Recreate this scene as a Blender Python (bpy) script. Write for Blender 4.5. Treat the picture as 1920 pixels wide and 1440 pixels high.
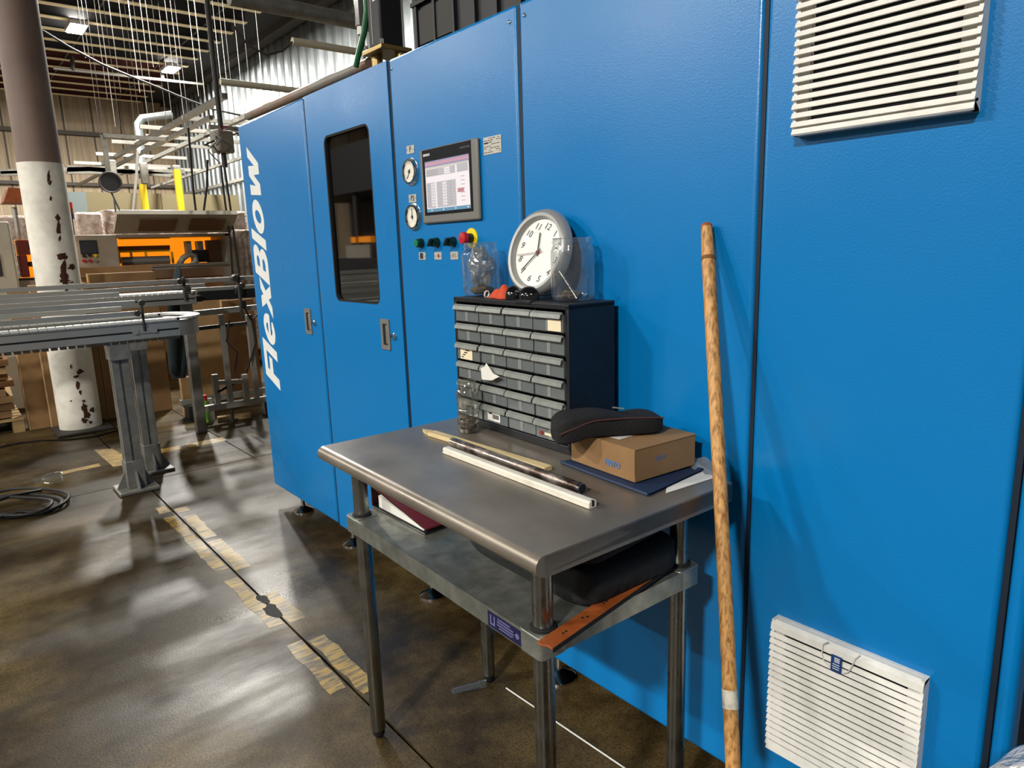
import bpy, bmesh, math, random
from mathutils import Vector, Matrix
random.seed(7)
for o in list(bpy.data.objects): bpy.data.objects.remove(o)
S = bpy.context.scene
C = S.collection
PI = math.pi
# ------------------------------------------------------------------ camera
F_PX, YAW, PITCH, ROLL = 1300.09, 0.87989, 0.19722, -0.03194
CAM = Vector((0.0, -1.34794, 1.39813))
fw = Vector((-math.sin(YAW)*math.cos(PITCH), math.cos(YAW)*math.cos(PITCH), -math.sin(PITCH)))
rt = Vector((math.cos(YAW), math.sin(YAW), 0.0)); up = rt.cross(fw)
RT = rt*math.cos(ROLL)+up*math.sin(ROLL); UP = -rt*math.sin(ROLL)+up*math.cos(ROLL)
cd = bpy.data.cameras.new('camera'); cd.sensor_width = 36.0; cd.lens = F_PX/1920*36.0; cd.clip_end = 200; cd.clip_start = 0.02
co = bpy.data.objects.new('camera', cd); C.objects.link(co)
co.matrix_world = Matrix(((RT.x, UP.x, -fw.x, CAM.x), (RT.y, UP.y, -fw.y, CAM.y), (RT.z, UP.z, -fw.z, CAM.z), (0, 0, 0, 1)))
S.camera = co
# ------------------------------------------------------------------ world + exposure
w = bpy.data.worlds.new('world'); S.world = w; w.use_nodes = True
w.node_tree.nodes['Background'].inputs[0].default_value = (1.0, 0.965, 0.91, 1)
w.node_tree.nodes['Background'].inputs[1].default_value = 0.17
S.view_settings.view_transform = 'Standard'; S.view_settings.look = 'None'
S.view_settings.gamma = 1.0; S.view_settings.use_curve_mapping = False
S.view_settings.exposure = 0.0
LAMP_W = 620.0      # watts of one high-bay lamp
# ------------------------------------------------------------------ helpers
def U(u, v, x=None, y=None, z=None):
    """world point seen at a photograph pixel, on the plane x=, y= or z="""
    d = fw + RT*((u-960)/F_PX) + UP*((720-v)/F_PX)
    if x is not None: t = (x-CAM.x)/d.x
    elif y is not None: t = (y-CAM.y)/d.y
    else: t = (z-CAM.z)/d.z
    return CAM + d*t
def lin(c):
    if isinstance(c, str): c = [int(c[i:i+2], 16)/255 for i in (0, 2, 4)]
    return [(x/12.92 if x <= .04045 else ((x+.055)/1.055)**2.4) for x in c]
MATS = {}
def mat(name, col, rough=.5, metal=0., spec=.5, var=None, bump=None, emit=None, alpha=None, trans=0., ior=1.45, scale3=None, coat=0., rvar=None):
    m = bpy.data.materials.new(name); m.use_nodes = True; nt = m.node_tree; N = nt.nodes; L = nt.links
    p = N['Principled BSDF']; c = lin(col)
    p.inputs['Base Color'].default_value = (*c, 1); p.inputs['Roughness'].default_value = rough
    p.inputs['Metallic'].default_value = metal; p.inputs['Specular IOR Level'].default_value = spec
    p.inputs['IOR'].default_value = ior; p.inputs['Transmission Weight'].default_value = trans
    p.inputs['Coat Weight'].default_value = coat
    if var or bump or rvar:
        tc = N.new('ShaderNodeTexCoord'); mp = N.new('ShaderNodeMapping'); L.new(tc.outputs['Object'], mp.inputs[0])
        if scale3: mp.inputs['Scale'].default_value = scale3
    if var:      # (noise scale, second colour, low, high)
        n = N.new('ShaderNodeTexNoise'); n.inputs['Scale'].default_value = var[0]; n.inputs['Detail'].default_value = 6; n.inputs['Roughness'].default_value = .62
        L.new(mp.outputs[0], n.inputs['Vector'])
        r = N.new('ShaderNodeValToRGB'); r.color_ramp.elements[0].position = var[2]; r.color_ramp.elements[1].position = var[3]
        r.color_ramp.elements[0].color = (*c, 1); r.color_ramp.elements[1].color = (*lin(var[1]), 1)
        L.new(n.outputs['Fac'], r.inputs[0]); L.new(r.outputs[0], p.inputs['Base Color'])
    if rvar:     # (scale, lo, hi)
        n2 = N.new('ShaderNodeTexNoise'); n2.inputs['Scale'].default_value = rvar[0]; n2.inputs['Detail'].default_value = 5
        L.new(mp.outputs[0], n2.inputs['Vector'])
        mr = N.new('ShaderNodeMapRange'); mr.inputs['From Min'].default_value = .35; mr.inputs['From Max'].default_value = .65
        mr.inputs['To Min'].default_value = rvar[1]; mr.inputs['To Max'].default_value = rvar[2]
        L.new(n2.outputs['Fac'], mr.inputs['Value']); L.new(mr.outputs[0], p.inputs['Roughness'])
    if bump:     # (scale, strength, distance)
        b = N.new('ShaderNodeBump'); b.inputs['Strength'].default_value = bump[1]; b.inputs['Distance'].default_value = bump[2]
        n3 = N.new('ShaderNodeTexNoise'); n3.inputs['Scale'].default_value = bump[0]; n3.inputs['Detail'].default_value = 3
        L.new(mp.outputs[0], n3.inputs['Vector']); L.new(n3.outputs['Fac'], b.inputs['Height']); L.new(b.outputs[0], p.inputs['Normal'])
    if emit: p.inputs['Emission Color'].default_value = (*lin(emit[0]), 1); p.inputs['Emission Strength'].default_value = emit[1]
    if alpha is not None: p.inputs['Alpha'].default_value = alpha
    MATS[name] = m; return m
def film(name, tint, rough=.05, body=.04, edge=.55, dens=.0, densecol='888888'):
    """thin clear plastic / pane: transparent with fresnel gloss and a little haze"""
    m = bpy.data.materials.new(name); m.use_nodes = True; nt = m.node_tree; N = nt.nodes; L = nt.links
    for n in list(N):
        if n.type != 'OUTPUT_MATERIAL': N.remove(n)
    out = [n for n in N if n.type == 'OUTPUT_MATERIAL'][0]
    tr = N.new('ShaderNodeBsdfTransparent'); tr.inputs[0].default_value = (*lin(tint), 1)
    gl = N.new('ShaderNodeBsdfGlossy'); gl.inputs['Roughness'].default_value = rough; gl.inputs[0].default_value = (1, 1, 1, 1)
    lw = N.new('ShaderNodeLayerWeight'); lw.inputs[0].default_value = .35
    mr = N.new('ShaderNodeMapRange'); mr.inputs['To Min'].default_value = body; mr.inputs['To Max'].default_value = edge
    L.new(lw.outputs['Facing'], mr.inputs['Value'])
    mx = N.new('ShaderNodeMixShader'); L.new(mr.outputs[0], mx.inputs[0]); L.new(tr.outputs[0], mx.inputs[1]); L.new(gl.outputs[0], mx.inputs[2])
    if dens > 0:
        df = N.new('ShaderNodeBsdfDiffuse'); df.inputs[0].default_value = (*lin(densecol), 1)
        m2 = N.new('ShaderNodeMixShader'); m2.inputs[0].default_value = dens
        L.new(mx.outputs[0], m2.inputs[1]); L.new(df.outputs[0], m2.inputs[2]); L.new(m2.outputs[0], out.inputs[0])
    else: L.new(mx.outputs[0], out.inputs[0])
    MATS[name] = m; return m
class MB:
    def __init__(s): s.v = []; s.f = []
    def add(s, vs, fs):
        b = len(s.v); s.v += [Vector(p) for p in vs]; s.f += [tuple(i+b for i in f) for f in fs]; return s
    def box(s, x0, x1, y0, y1, z0, z1):
        return s.add([(x0,y0,z0),(x1,y0,z0),(x1,y1,z0),(x0,y1,z0),(x0,y0,z1),(x1,y0,z1),(x1,y1,z1),(x0,y1,z1)],
                     [(0,3,2,1),(4,5,6,7),(0,1,5,4),(1,2,6,5),(2,3,7,6),(3,0,4,7)])
    def obox(s, c, size, M):
        a, b, d = [q/2 for q in size]; c = Vector(c)
        vs = [c+M@Vector((x*a, y*b, z*d)) for z in (-1,1) for (x, y) in ((-1,-1),(1,-1),(1,1),(-1,1))]
        return s.add(vs, [(0,3,2,1),(4,5,6,7),(0,1,5,4),(1,2,6,5),(2,3,7,6),(3,0,4,7)])
    def bar(s, p0, p1, wd, ht, upv=(0,0,1)):
        p0, p1 = Vector(p0), Vector(p1); d = (p1-p0); ln = d.length; d.normalize(); u0 = Vector(upv)
        if abs(d.dot(u0)) > .98: u0 = Vector((1,0,0))
        sd = d.cross(u0).normalized(); uu = sd.cross(d)
        M = Matrix((sd, d, uu)).transposed()
        return s.obox((p0+p1)/2, (wd, ln, ht), M)
    def tube(s, path, r, n=8, closed=False, caps=True):
        P = [Vector(p) for p in path]; k = len(P); rs = r if isinstance(r, (list, tuple)) else [r]*k
        T = []
        for i in range(k):
            if closed: t = P[(i+1) % k]-P[i-1]
            else: t = P[min(i+1, k-1)]-P[max(i-1, 0)]
            T.append(t.normalized())
        ref = Vector((0,0,1)) if abs(T[0].z) < .9 else Vector((1,0,0))
        nrm = (ref-T[0]*ref.dot(T[0])).normalized(); vs = []
        for i in range(k):
            nrm = (nrm-T[i]*nrm.dot(T[i])).normalized(); bn = T[i].cross(nrm)
            for j in range(n):
                a = 2*PI*j/n; vs.append(P[i]+(nrm*math.cos(a)+bn*math.sin(a))*rs[i])
        fs = []
        for i in range(k if closed else k-1):
            i2 = (i+1) % k
            for j in range(n): fs.append((i*n+j, i*n+(j+1) % n, i2*n+(j+1) % n, i2*n+j))
        if caps and not closed: fs += [tuple(range(n-1, -1, -1)), tuple((k-1)*n+j for j in range(n))]
        return s.add(vs, fs)
    def cyl(s, p0, p1, r, r1=None, n=16): return s.tube([p0, p1], [r, r if r1 is None else r1], n)
    def lathe(s, prof, c=(0,0,0), axis=(0,0,1), n=24):
        a = Vector(axis).normalized(); ref = Vector((0,0,1)) if abs(a.z) < .9 else Vector((1,0,0))
        e1 = (ref-a*ref.dot(a)).normalized(); e2 = a.cross(e1); c = Vector(c); vs = []; fs = []; k = len(prof)
        for (r, h) in prof:
            for j in range(n):
                t = 2*PI*j/n; vs.append(c+a*h+(e1*math.cos(t)+e2*math.sin(t))*max(r, 1e-5))
        for i in range(k-1):
            for j in range(n): fs.append((i*n+j, i*n+(j+1) % n, (i+1)*n+(j+1) % n, (i+1)*n+j))
        return s.add(vs, fs)
    def prism(s, poly, A, B, O, N, depth):
        """poly in (A,B) axes at O, extruded along N"""
        A, B, O, N = Vector(A), Vector(B), Vector(O), Vector(N); k = len(poly)
        lo = [O+A*p+B*q for p, q in poly]; hi = [q+N*depth for q in lo]
        fs = [tuple(range(k-1, -1, -1)), tuple(range(k, 2*k))]+[(i, (i+1) % k, k+(i+1) % k, k+i) for i in range(k)]
        return s.add(lo+hi, fs)
    def grid(s, fn, nu, nv):
        vs = [fn(i/nu, j/nv) for j in range(nv+1) for i in range(nu+1)]
        return s.add(vs, [(j*(nu+1)+i, j*(nu+1)+i+1, (j+1)*(nu+1)+i+1, (j+1)*(nu+1)+i) for j in range(nv) for i in range(nu)])
    def holed(s, outer, holes, A, B, O, N, depth):
        """flat plate with holes, extruded along N"""
        bm = bmesh.new(); A, B, O, N = Vector(A), Vector(B), Vector(O), Vector(N)
        es = []
        for lp in [outer]+holes:
            vv = [bm.verts.new((p, q, 0)) for p, q in lp]
            es += [bm.edges.new((vv[i], vv[(i+1) % len(vv)])) for i in range(len(vv))]
        bmesh.ops.triangle_fill(bm, use_beauty=True, use_dissolve=False, edges=es)
        bm.verts.index_update(); pts = [v.co.copy() for v in bm.verts]; k = len(pts)
        tri = [tuple(v.index for v in f.verts) for f in bm.faces]
        bd = [tuple(v.index for v in e.verts) for e in bm.edges if len(e.link_faces) == 1]
        bm.free(); lo = [O+A*p.x+B*p.y for p in pts]; hi = [q+N*depth for q in lo]
        return s.add(lo+hi, [t[::-1] for t in tri]+[tuple(i+k for i in t) for t in tri]+[(a, b, b+k, a+k) for a, b in bd])
WM = {}
def mesh_of(name, vs, fs, m, smooth=False):
    me = bpy.data.meshes.new(name); me.from_pydata([tuple(v) for v in vs], [], fs)
    bm = bmesh.new(); bm.from_mesh(me); bmesh.ops.recalc_face_normals(bm, faces=bm.faces); bm.to_mesh(me); bm.free()
    me.materials.append(MATS[m] if isinstance(m, str) else m)
    if smooth:
        for p in me.polygons: p.use_smooth = True
        me.set_sharp_from_angle(angle=math.radians(38))
    me.update(); return me
def obj(name, mb, m, parent=None, smooth=False, bevel=0, local=False, seg=2):
    """one mesh object; mb in world coordinates unless local"""
    vs = mb.v
    if parent is not None:
        if not local:
            inv = WM[parent].inverted(); vs = [inv@v for v in vs]
        o = bpy.data.objects.new(name, mesh_of(name, vs, mb.f, m, smooth)); o.parent = parent; WM[o] = WM[parent]
    else:
        xs = [v.x for v in vs]; ys = [v.y for v in vs]; zs = [v.z for v in vs]
        b = Vector(((min(xs)+max(xs))/2, (min(ys)+max(ys))/2, min(zs)))
        o = bpy.data.objects.new(name, mesh_of(name, [v-b for v in vs], mb.f, m, smooth)); o.location = b; WM[o] = Matrix.Translation(b)
    C.objects.link(o)
    if bevel:
        md = o.modifiers.new('bevel', 'BEVEL'); md.width = bevel; md.segments = seg; md.limit_method = 'ANGLE'; md.angle_limit = math.radians(40)
        for p in o.data.polygons: p.use_smooth = True
        o.data.set_sharp_from_angle(angle=math.radians(50))
    return o
def tag(o, label=None, cat=None, group=None, kind=None):
    if label: o['label'] = label
    if cat: o['category'] = cat
    if group: o['group'] = group
    if kind: o['kind'] = kind
    return o
def thing(name, label, cat, loc=(0,0,0), rz=0, group=None):
    o = bpy.data.objects.new(name, None); C.objects.link(o); o.empty_display_size = .05
    o.location = loc; o.rotation_euler = (0, 0, rz); WM[o] = Matrix.Translation(loc)@Matrix.Rotation(rz, 4, 'Z')
    return tag(o, label, cat, group)
def dup(root, delta, rz=0.0, label=None):
    r = root.copy(); C.objects.link(r); r.location = root.location+Vector(delta); r.rotation_euler.z += rz
    if label: r['label'] = label
    for ch in list(root.children):
        c = ch.copy(); C.objects.link(c); c.parent = r
        for g in list(ch.children):
            d = g.copy(); C.objects.link(d); d.parent = c
    return r
def text(name, s, size, O, A, B, m, parent, off=0.0, shear=0.0, align='LEFT', local=False, bold=0.0, label=None):
    cu = bpy.data.curves.new('t', 'FONT'); cu.body = s; cu.size = size; cu.shear = shear; cu.align_x = align; cu.align_y = 'CENTER'; cu.offset = bold
    t = bpy.data.objects.new('t', cu); C.objects.link(t)
    dg = bpy.context.evaluated_depsgraph_get(); me = bpy.data.meshes.new_from_object(t.evaluated_get(dg))
    A, B, O = Vector(A), Vector(B), Vector(O); N = A.cross(B)
    mb = MB(); mb.add([O+A*v.co.x+B*v.co.y+N*off for v in me.vertices], [tuple(p.vertices) for p in me.polygons])
    bpy.data.objects.remove(t); bpy.data.curves.remove(cu); bpy.data.meshes.remove(me)
    o = obj(name, mb, m, parent, local=local)
    if label: o['label'] = label
    return o
def rrect(x0, x1, y0, y1, r, n=6):
    out = []
    for cx, cy, a0 in ((x1-r, y1-r, 0), (x0+r, y1-r, 90), (x0+r, y0+r, 180), (x1-r, y0+r, 270)):
        for i in range(n+1):
            a = math.radians(a0+90*i/n); out.append((cx+r*math.cos(a), cy+r*math.sin(a)))
    return out
def ell(cx, cy, rx, ry, n=28, a0=0, a1=360, closed=True):
    k = n if closed else n+1
    return [(cx+rx*math.cos(math.radians(a0+(a1-a0)*i/n)), cy+ry*math.sin(math.radians(a0+(a1-a0)*i/n))) for i in range(k)]
X_, Y_, Z_ = Vector((1,0,0)), Vector((0,1,0)), Vector((0,0,1))
# ------------------------------------------------------------------ materials
mat('paint_blue', '0073b6', .30, spec=.5, bump=(230, .24, .0014), rvar=(2.0, .27, .34))
mat('paint_blue_trim', '1274b2', .4, bump=(420, .25, .001))
mat('gap_dark', '0b1a2a', .6)
mat('under_dark', '0c0c0d', .8)
mat('chrome', 'd9d9d6', .12, 1.0)
mat('alu', 'a8a69f', .42, .55, rvar=(9, .34, .5))
mat('alu_dull', '908e87', .5, .5, var=(14, '716f69', .35, .75))
mat('steel_top', '958c80', .36, .62, var=(5, '7a7268', .3, .75), rvar=(3.5, .30, .44), bump=(6, .05, .004))
mat('galv', '9b9d95', .38, .75, var=(26, '787c76', .35, .7), rvar=(12, .28, .5))
mat('leg_steel', '8b8c88', .3, 1.0, rvar=(20, .24, .4))
mat('black_plastic', '15171b', .42, var=(30, '1c1f24', .4, .7))
mat('black_matte', '0b0b0c', .75)
mat('rubber', '121212', .8)
mat('grey_bezel', '72716d', .45)
mat('hmi_glass', '25262a', .12, spec=.6)
mat('white_print', 'e9ebea', .5)
mat('logo_white', 'e4e6e2', .45)
mat('plate', 'b9b6ad', .45, .3)
mat('ink', '22211f', .6)
mat('ink_red', '8d2a22', .6)
mat('dial', 'e6e2d6', .5)
mat('green_btn', '0f6a45', .3, emit=('12a45e', .12))
mat('green_dark', '0b2d24', .35)
mat('estop_red', 'b5202b', .35)
mat('estop_yellow', 'f0d514', .45)
mat('vent_white', 'e6e4dd', .5, var=(22, 'd2cfc6', .45, .8))
mat('vent_filter', '0d0f12', .9)
mat('scr_white', '8a8688', .3, emit=('f6eef0', .72))
mat('scr_pink', '555555', .3, emit=('eaa5c2', .62))
mat('scr_violet', '555555', .3, emit=('a79dc4', .62))
mat('scr_cream', '555555', .3, emit=('f2ecd6', .62))
mat('scr_grey', '555555', .3, emit=('d9d3d8', .62))
mat('scr_blue', '555555', .3, emit=('4aa0c8', .62))
mat('scr_red', '555555', .3, emit=('de8797', .62))
mat('scr_ink', '777277', .3, emit=('6f6a70', .4))
film('glass_dark', '56534f', .03, .055, .5, .10, '0b0b0b')
film('pet', 'f1f3f4', .05, .05, .7, .03, 'd8e0e4')
film('pet_small', 'e2e3df', .06, .07, .7, .05, '8f8d88')
film('bag_film', 'd8d8d6', .16, .16, .65, .28, 'b5b1aa')
film('clock_lens', 'ffffff', .02, .0, .12)
mat('drawer_plastic', '858a89', .32, var=(18, '6f7473', .4, .75), spec=.5)
film('drawer_clear', '9aa2a6', .18, .08, .45, .42, '8b9294')
mat('drawer_lip', '828681', .28, var=(30, '6d716c', .4, .7))
mat('sticker', 'e8d9b8', .6)
mat('sticker_white', 'eceae4', .55)
mat('clock_grey', '9c9c9a', .38, .35)
mat('clock_face', 'f0efe9', .6)
mat('hand_black', '17181a', .4)
mat('hand_red', '6e2a24', .4)
mat('orange_cloth', 'c5451f', .7, bump=(90, .4, .004))
mat('dark_lens', '101214', .05, spec=.9)
mat('drill', 'a8a49c', .22, 1.0)
mat('wood_stick', 'd4bf90', .6, scale3=(3, 60, 60), var=(2.2, '97804f', .48, .75))
mat('tube_steel', 'c4bab2', .2, .9, var=(16, '6b5950', .42, .62), rvar=(22, .16, .5))
mat('profile_white', 'ddd8cb', .45, var=(20, 'c7c1b2', .5, .8))
mat('cardboard', '94734d', .8, var=(7, '82623f', .35, .75))
mat('cardboard_light', 'ac8d64', .8, var=(9, '9b7d55', .4, .7))
mat('cardboard_dark', '7d5733', .85, var=(6, '6b4829', .35, .75))
mat('festo_blue', '4f78ad', .6)
mat('pouch', '141314', .85, bump=(160, .5, .004))
mat('zip_red', '54302b', .6)
mat('folder_blue', '1c2f4c', .55, bump=(60, .15, .003))
mat('paper', 'dedcd4', .7)
mat('binder_red', '5b1822', .5)
mat('binder_black', '16161a', .5)
mat('bag_black', '141617', .8, bump=(40, .4, .01))
mat('strap_brown', '9a4f22', .5, var=(30, '7a3a16', .4, .75))
mat('label_navy', '14133a', .45)
mat('label_text', '5d5f86', .5)
mat('pole_wood', 'cd9a5c', .5, scale3=(60, 60, .10), var=(2.6, '8a5c28', .44, .64))
mat('tape_white', 'cfcabd', .7, var=(70, '8d877b', .45, .7))
mat('wrap_silver', 'cfd0d1', .22, .25, bump=(22, 1.0, .05))
mat('grey_panel', '5f5a5c', .6)
mat('tag_blue', '1e3f7d', .5)
mat('wire_white', 'd8d6cf', .5)
mat('concrete_col', 'ede8dc', .7, var=(5, 'c4beb0', .4, .75))
mat('column_brown', '7a665c', .6, var=(3, '6e5b52', .4, .7))
mat('rust', '43211a', .8)
mat('cable_black', '151412', .55)
mat('spray_green', '6fb23c', .4)
mat('spray_white', 'c6c8c8', .4)
mat('spray_red', 'c62f2c', .45)
mat('beige', 'a59f90', .5, var=(4, '979183', .4, .7))
mat('beige_dark', '8a8479', .55)
mat('screen_off', '3b4147', .15)
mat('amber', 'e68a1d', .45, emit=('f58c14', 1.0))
mat('amber_dark', '7c4516', .6)
mat('yellow_bar', 'f0c81c', .4)
mat('yellow_post', 'd9c01f', .5)
mat('red_unit', '7d2420', .5)
mat('brown_sheet', '6d5340', .8)
mat('wall_tan', 'b9a488', .6, scale3=(1, 9, .25), var=(1.6, '8b7860', .35, .7))
mat('wall_girt', '4b443d', .6)
mat('wall_silver', '8f9495', .36, .8, var=(1.2, '6f7475', .35, .75))
mat('partition_tan', '756b50', .7)
mat('partition_blue', '6d7878', .7)
mat('deck_red', '5f2f2a', .85, var=(.9, '45221f', .35, .75))
mat('deck_grey', '262627', .85)
mat('purlin', 'e3d3ad', .6)
mat('girder', '3d3c3c', .7)
mat('duct', 'b9bdbf', .3, .9)
mat('rod_light', '8d8b84', .45, .4)
mat('rod_dark', '34312e', .6)
mat('hanger_grey', '7a7872', .5, .3)
mat('lamp_house', 'd7d7d4', .5)
mat('lamp_glow', 'fdfdf4', .4, emit=('fffbe8', 60))
mat('wrap_film', 'c8b8ae', .25, var=(7, '8f7f74', .4, .65), bump=(14, .8, .04))
mat('wood_pallet', 'a48a60', .8, var=(6, '856c47', .4, .7))
mat('chain_white', 'd9d9d4', .45)
mat('bar_cream', 'cfc6b0', .45, .2)
mat('green_tube', '2c6a43', .5)
mat('brass', 'a8905c', .38, .8)
mat('pipe_copper', '96705a', .5, .3, var=(3, '8d8a83', .38, .55))
mat('jacket', '1f2a2d', .85, bump=(30, .5, .01))
mat('wheel_grey', '77746d', .5)
mat('brick_dark', '241f1c', .8)
mat('fixture_black', '1b1c20', .5)
mat('gravel', '54483a', .5, .6, var=(160, '8e8373', .4, .65), bump=(220, 1, .01))
def floor_mat():
    m = bpy.data.materials.new('concrete_floor'); m.use_nodes = True; N = m.node_tree.nodes; L = m.node_tree.links; p = N['Principled BSDF']
    tc = N.new('ShaderNodeTexCoord')
    def noise(sc, det=6, rough=.6, vec=None):
        n = N.new('ShaderNodeTexNoise'); n.inputs['Scale'].default_value = sc; n.inputs['Detail'].default_value = det; n.inputs['Roughness'].default_value = rough
        L.new(vec or tc.outputs['Object'], n.inputs['Vector']); return n
    def ramp(n, a, ca, b, cb):
        r = N.new('ShaderNodeValToRGB'); r.color_ramp.elements[0].position = a; r.color_ramp.elements[1].position = b
        r.color_ramp.elements[0].color = (*lin(ca), 1); r.color_ramp.elements[1].color = (*lin(cb), 1); L.new(n.outputs['Fac'], r.inputs[0]); return r
    mp = N.new('ShaderNodeMapping'); L.new(tc.outputs['Object'], mp.inputs[0]); mp.inputs['Scale'].default_value = (1, .35, 1); mp.inputs['Rotation'].default_value = (0, 0, .5)
    a = ramp(noise(1.6, 8, .65, mp.outputs[0]), .32, '2a2012', .64, '63522f')
    b = ramp(noise(7, 8, .7), .38, '2d2314', .62, '6d5c3c')
    mx = N.new('ShaderNodeMix'); mx.data_type = 'RGBA'; mx.inputs[0].default_value = .4; L.new(a.outputs[0], mx.inputs[6]); L.new(b.outputs[0], mx.inputs[7])
    st = ramp(noise(.9, 9, .68), .44, '5c544a', .58, 'ffffff')
    ms = N.new('ShaderNodeMix'); ms.data_type = 'RGBA'; ms.blend_type = 'MULTIPLY'; ms.inputs[0].default_value = .7
    L.new(mx.outputs[2], ms.inputs[6]); L.new(st.outputs[0], ms.inputs[7])
    sp = ramp(noise(170, 2, .5), .40, '3a352e', .52, 'ffffff')
    mu = N.new('ShaderNodeMix'); mu.data_type = 'RGBA'; mu.blend_type = 'MULTIPLY'; mu.inputs[0].default_value = .45
    L.new(ms.outputs[2], mu.inputs[6]); L.new(sp.outputs[0], mu.inputs[7]); L.new(mu.outputs[2], p.inputs['Base Color'])
    rn = noise(1.9, 7, .62, mp.outputs[0]); mr = N.new('ShaderNodeMapRange')
    mr.inputs['From Min'].default_value = .36; mr.inputs['From Max'].default_value = .64; mr.inputs['To Min'].default_value = .22; mr.inputs['To Max'].default_value = .58
    L.new(rn.outputs['Fac'], mr.inputs['Value']); L.new(mr.outputs[0], p.inputs['Roughness'])
    bn = noise(190, 3, .6); bp = N.new('ShaderNodeBump'); bp.inputs['Strength'].default_value = .2; bp.inputs['Distance'].default_value = .0025; p.inputs['Specular IOR Level'].default_value = .2
    L.new(bn.outputs['Fac'], bp.inputs['Height']); L.new(bp.outputs[0], p.inputs['Normal'])
    MATS['concrete_floor'] = m
floor_mat()
def worn_yellow():
    m = bpy.data.materials.new('worn_yellow'); m.use_nodes = True; N = m.node_tree.nodes; L = m.node_tree.links; p = N['Principled BSDF']
    tc = N.new('ShaderNodeTexCoord'); mp = N.new('ShaderNodeMapping'); mp.inputs['Scale'].default_value = (9, 1.6, 1); L.new(tc.outputs['Object'], mp.inputs[0])
    n = N.new('ShaderNodeTexNoise'); n.inputs['Scale'].default_value = 9; n.inputs['Detail'].default_value = 7; L.new(mp.outputs[0], n.inputs['Vector'])
    r = N.new('ShaderNodeValToRGB'); r.color_ramp.elements[0].position = .40; r.color_ramp.elements[1].position = .62
    r.color_ramp.elements[0].color = (*lin('a08030'), 1); r.color_ramp.elements[1].color = (*lin('4d4432'), 1)
    L.new(n.outputs['Fac'], r.inputs[0]); L.new(r.outputs[0], p.inputs['Base Color']); p.inputs['Roughness'].default_value = .5
    MATS['worn_yellow'] = m
worn_yellow()
# ================================================================== STRUCTURE
XB, YW, ZC = -26.6, 5.95, 6.5
fl = tag(obj('floor', MB().box(XB, 5, -15, YW, -.06, -.018), 'under_dark'), kind='structure')
fl['label'] = 'stained grey concrete floor with saw-cut joints and worn yellow lines'
g = .0045
ycuts = [-15, -6.2, -.482, .222, YW]; xcuts = [XB, -10.9, -4.76, 5]
for i in range(len(xcuts)-1):
    for j in range(len(ycuts)-1):
        if i == 2 and j == 2: continue
        x0, x1, y0, y1 = xcuts[i]+g, xcuts[i+1]-g, ycuts[j]+g, ycuts[j+1]-g
        if i == 2 and j == 3: y0 = ycuts[2]+g
        obj('concrete_slab', MB().box(x0, x1, y0, y1, -.018, 0), 'concrete_floor', fl)
def strip(x0, x1, y0, y1, jag=.006):
    n = max(3, int(abs(x1-x0)/.05)); a = []; b = []
    for i in range(n+1):
        t = x0+(x1-x0)*i/n; a.append((t, y0+random.uniform(-jag, jag), .0008)); b.append((t, y1+random.uniform(-jag, jag), .0008))
    mb = MB(); mb.add(a+b, [(i, i+1, n+2+i, n+1+i) for i in range(n)]); obj('yellow_stripe', mb, 'worn_yellow', fl)
for x0, x1 in ((-4.18, -4.06), (-3.98, -3.10), (-2.98, -2.46), (-2.30, -1.93)): strip(x0, x1, -.548, -.492)
for x0, x1 in ((-4.08, -4.00), (-3.92, -3.52), (-3.47, -3.05), (-2.74, -2.44), (-2.28, -1.86)): strip(x0, x1, -.470, -.408)
def quadstrip(pts):
    mb = MB(); mb.add([(p[0], p[1], .0008) for p in pts], [tuple(range(len(pts)))]); obj('yellow_stripe', mb, 'worn_yellow', fl)
quadstrip([(-5.49, -.30), (-5.37, -.30), (-5.37, -.08), (-5.49, -.08)]); quadstrip([(-5.49, -.03), (-5.37, -.03), (-5.37, .24), (-5.49, .24)])
quadstrip([(-5.85, -.58), (-5.78, -.47), (-5.25, -.42), (-5.25, -.56)]); quadstrip([(-5.40, -.85), (-5.32, -.85), (-5.34, -.62), (-5.42, -.62)])
for cx, cy, rx, ry in ((-2.70, -.482, .05, .022), (-2.585, -.486, .065, .03)):
    pts = [(cx+rx*math.cos(a)*random.uniform(.7, 1.15), cy+ry*math.sin(a)*random.uniform(.6, 1.2), .001) for a in [2*PI*i/14 for i in range(14)]]
    obj('joint_spall', MB().add(pts, [tuple(range(14))]), 'brick_dark', fl)
# far wall
wl = tag(obj('wall_far', MB().box(XB-.2, XB, -15, YW, 0, ZC+.4), 'wall_tan'), kind='structure'); wl['label'] = 'far wall of tan ribbed metal panels'
for k in range(26):
    y = 5.9-k*.8
    obj('panel_seam', MB().box(XB, XB+.025, y-.02, y+.02, 0, ZC), 'wall_girt', wl)
for z, h in ((5.25, .12), (3.7, .1)): obj('girt', MB().box(XB, XB+.18, -15, YW, z, z+h), 'wall_girt', wl)
# long corrugated wall behind the machine
mb = MB(); prof = []; x = XB
while x < 4:
    prof += [(x, 0), (x+.20, 0), (x+.235, .055), (x+.305, .055), (x+.34, 0)]; x += .42
vs = [(px, YW-q, z) for z in (0, ZC) for px, q in prof]; k = len(prof)
mb.add(vs, [(i, i+1, k+i+1, k+i) for i in range(k-1)])
w2 = tag(obj('wall_side', mb, 'wall_silver'), kind='structure'); w2['label'] = 'tall silver corrugated metal side wall'
obj('flashing', MB().box(XB, 4, YW-.10, YW-.06, 3.42, 3.50), 'rod_light', w2)
obj('eave_beam', MB().box(XB, 4, YW-.35, YW-.08, ZC-.14, ZC+.02), 'girder', w2)
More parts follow.
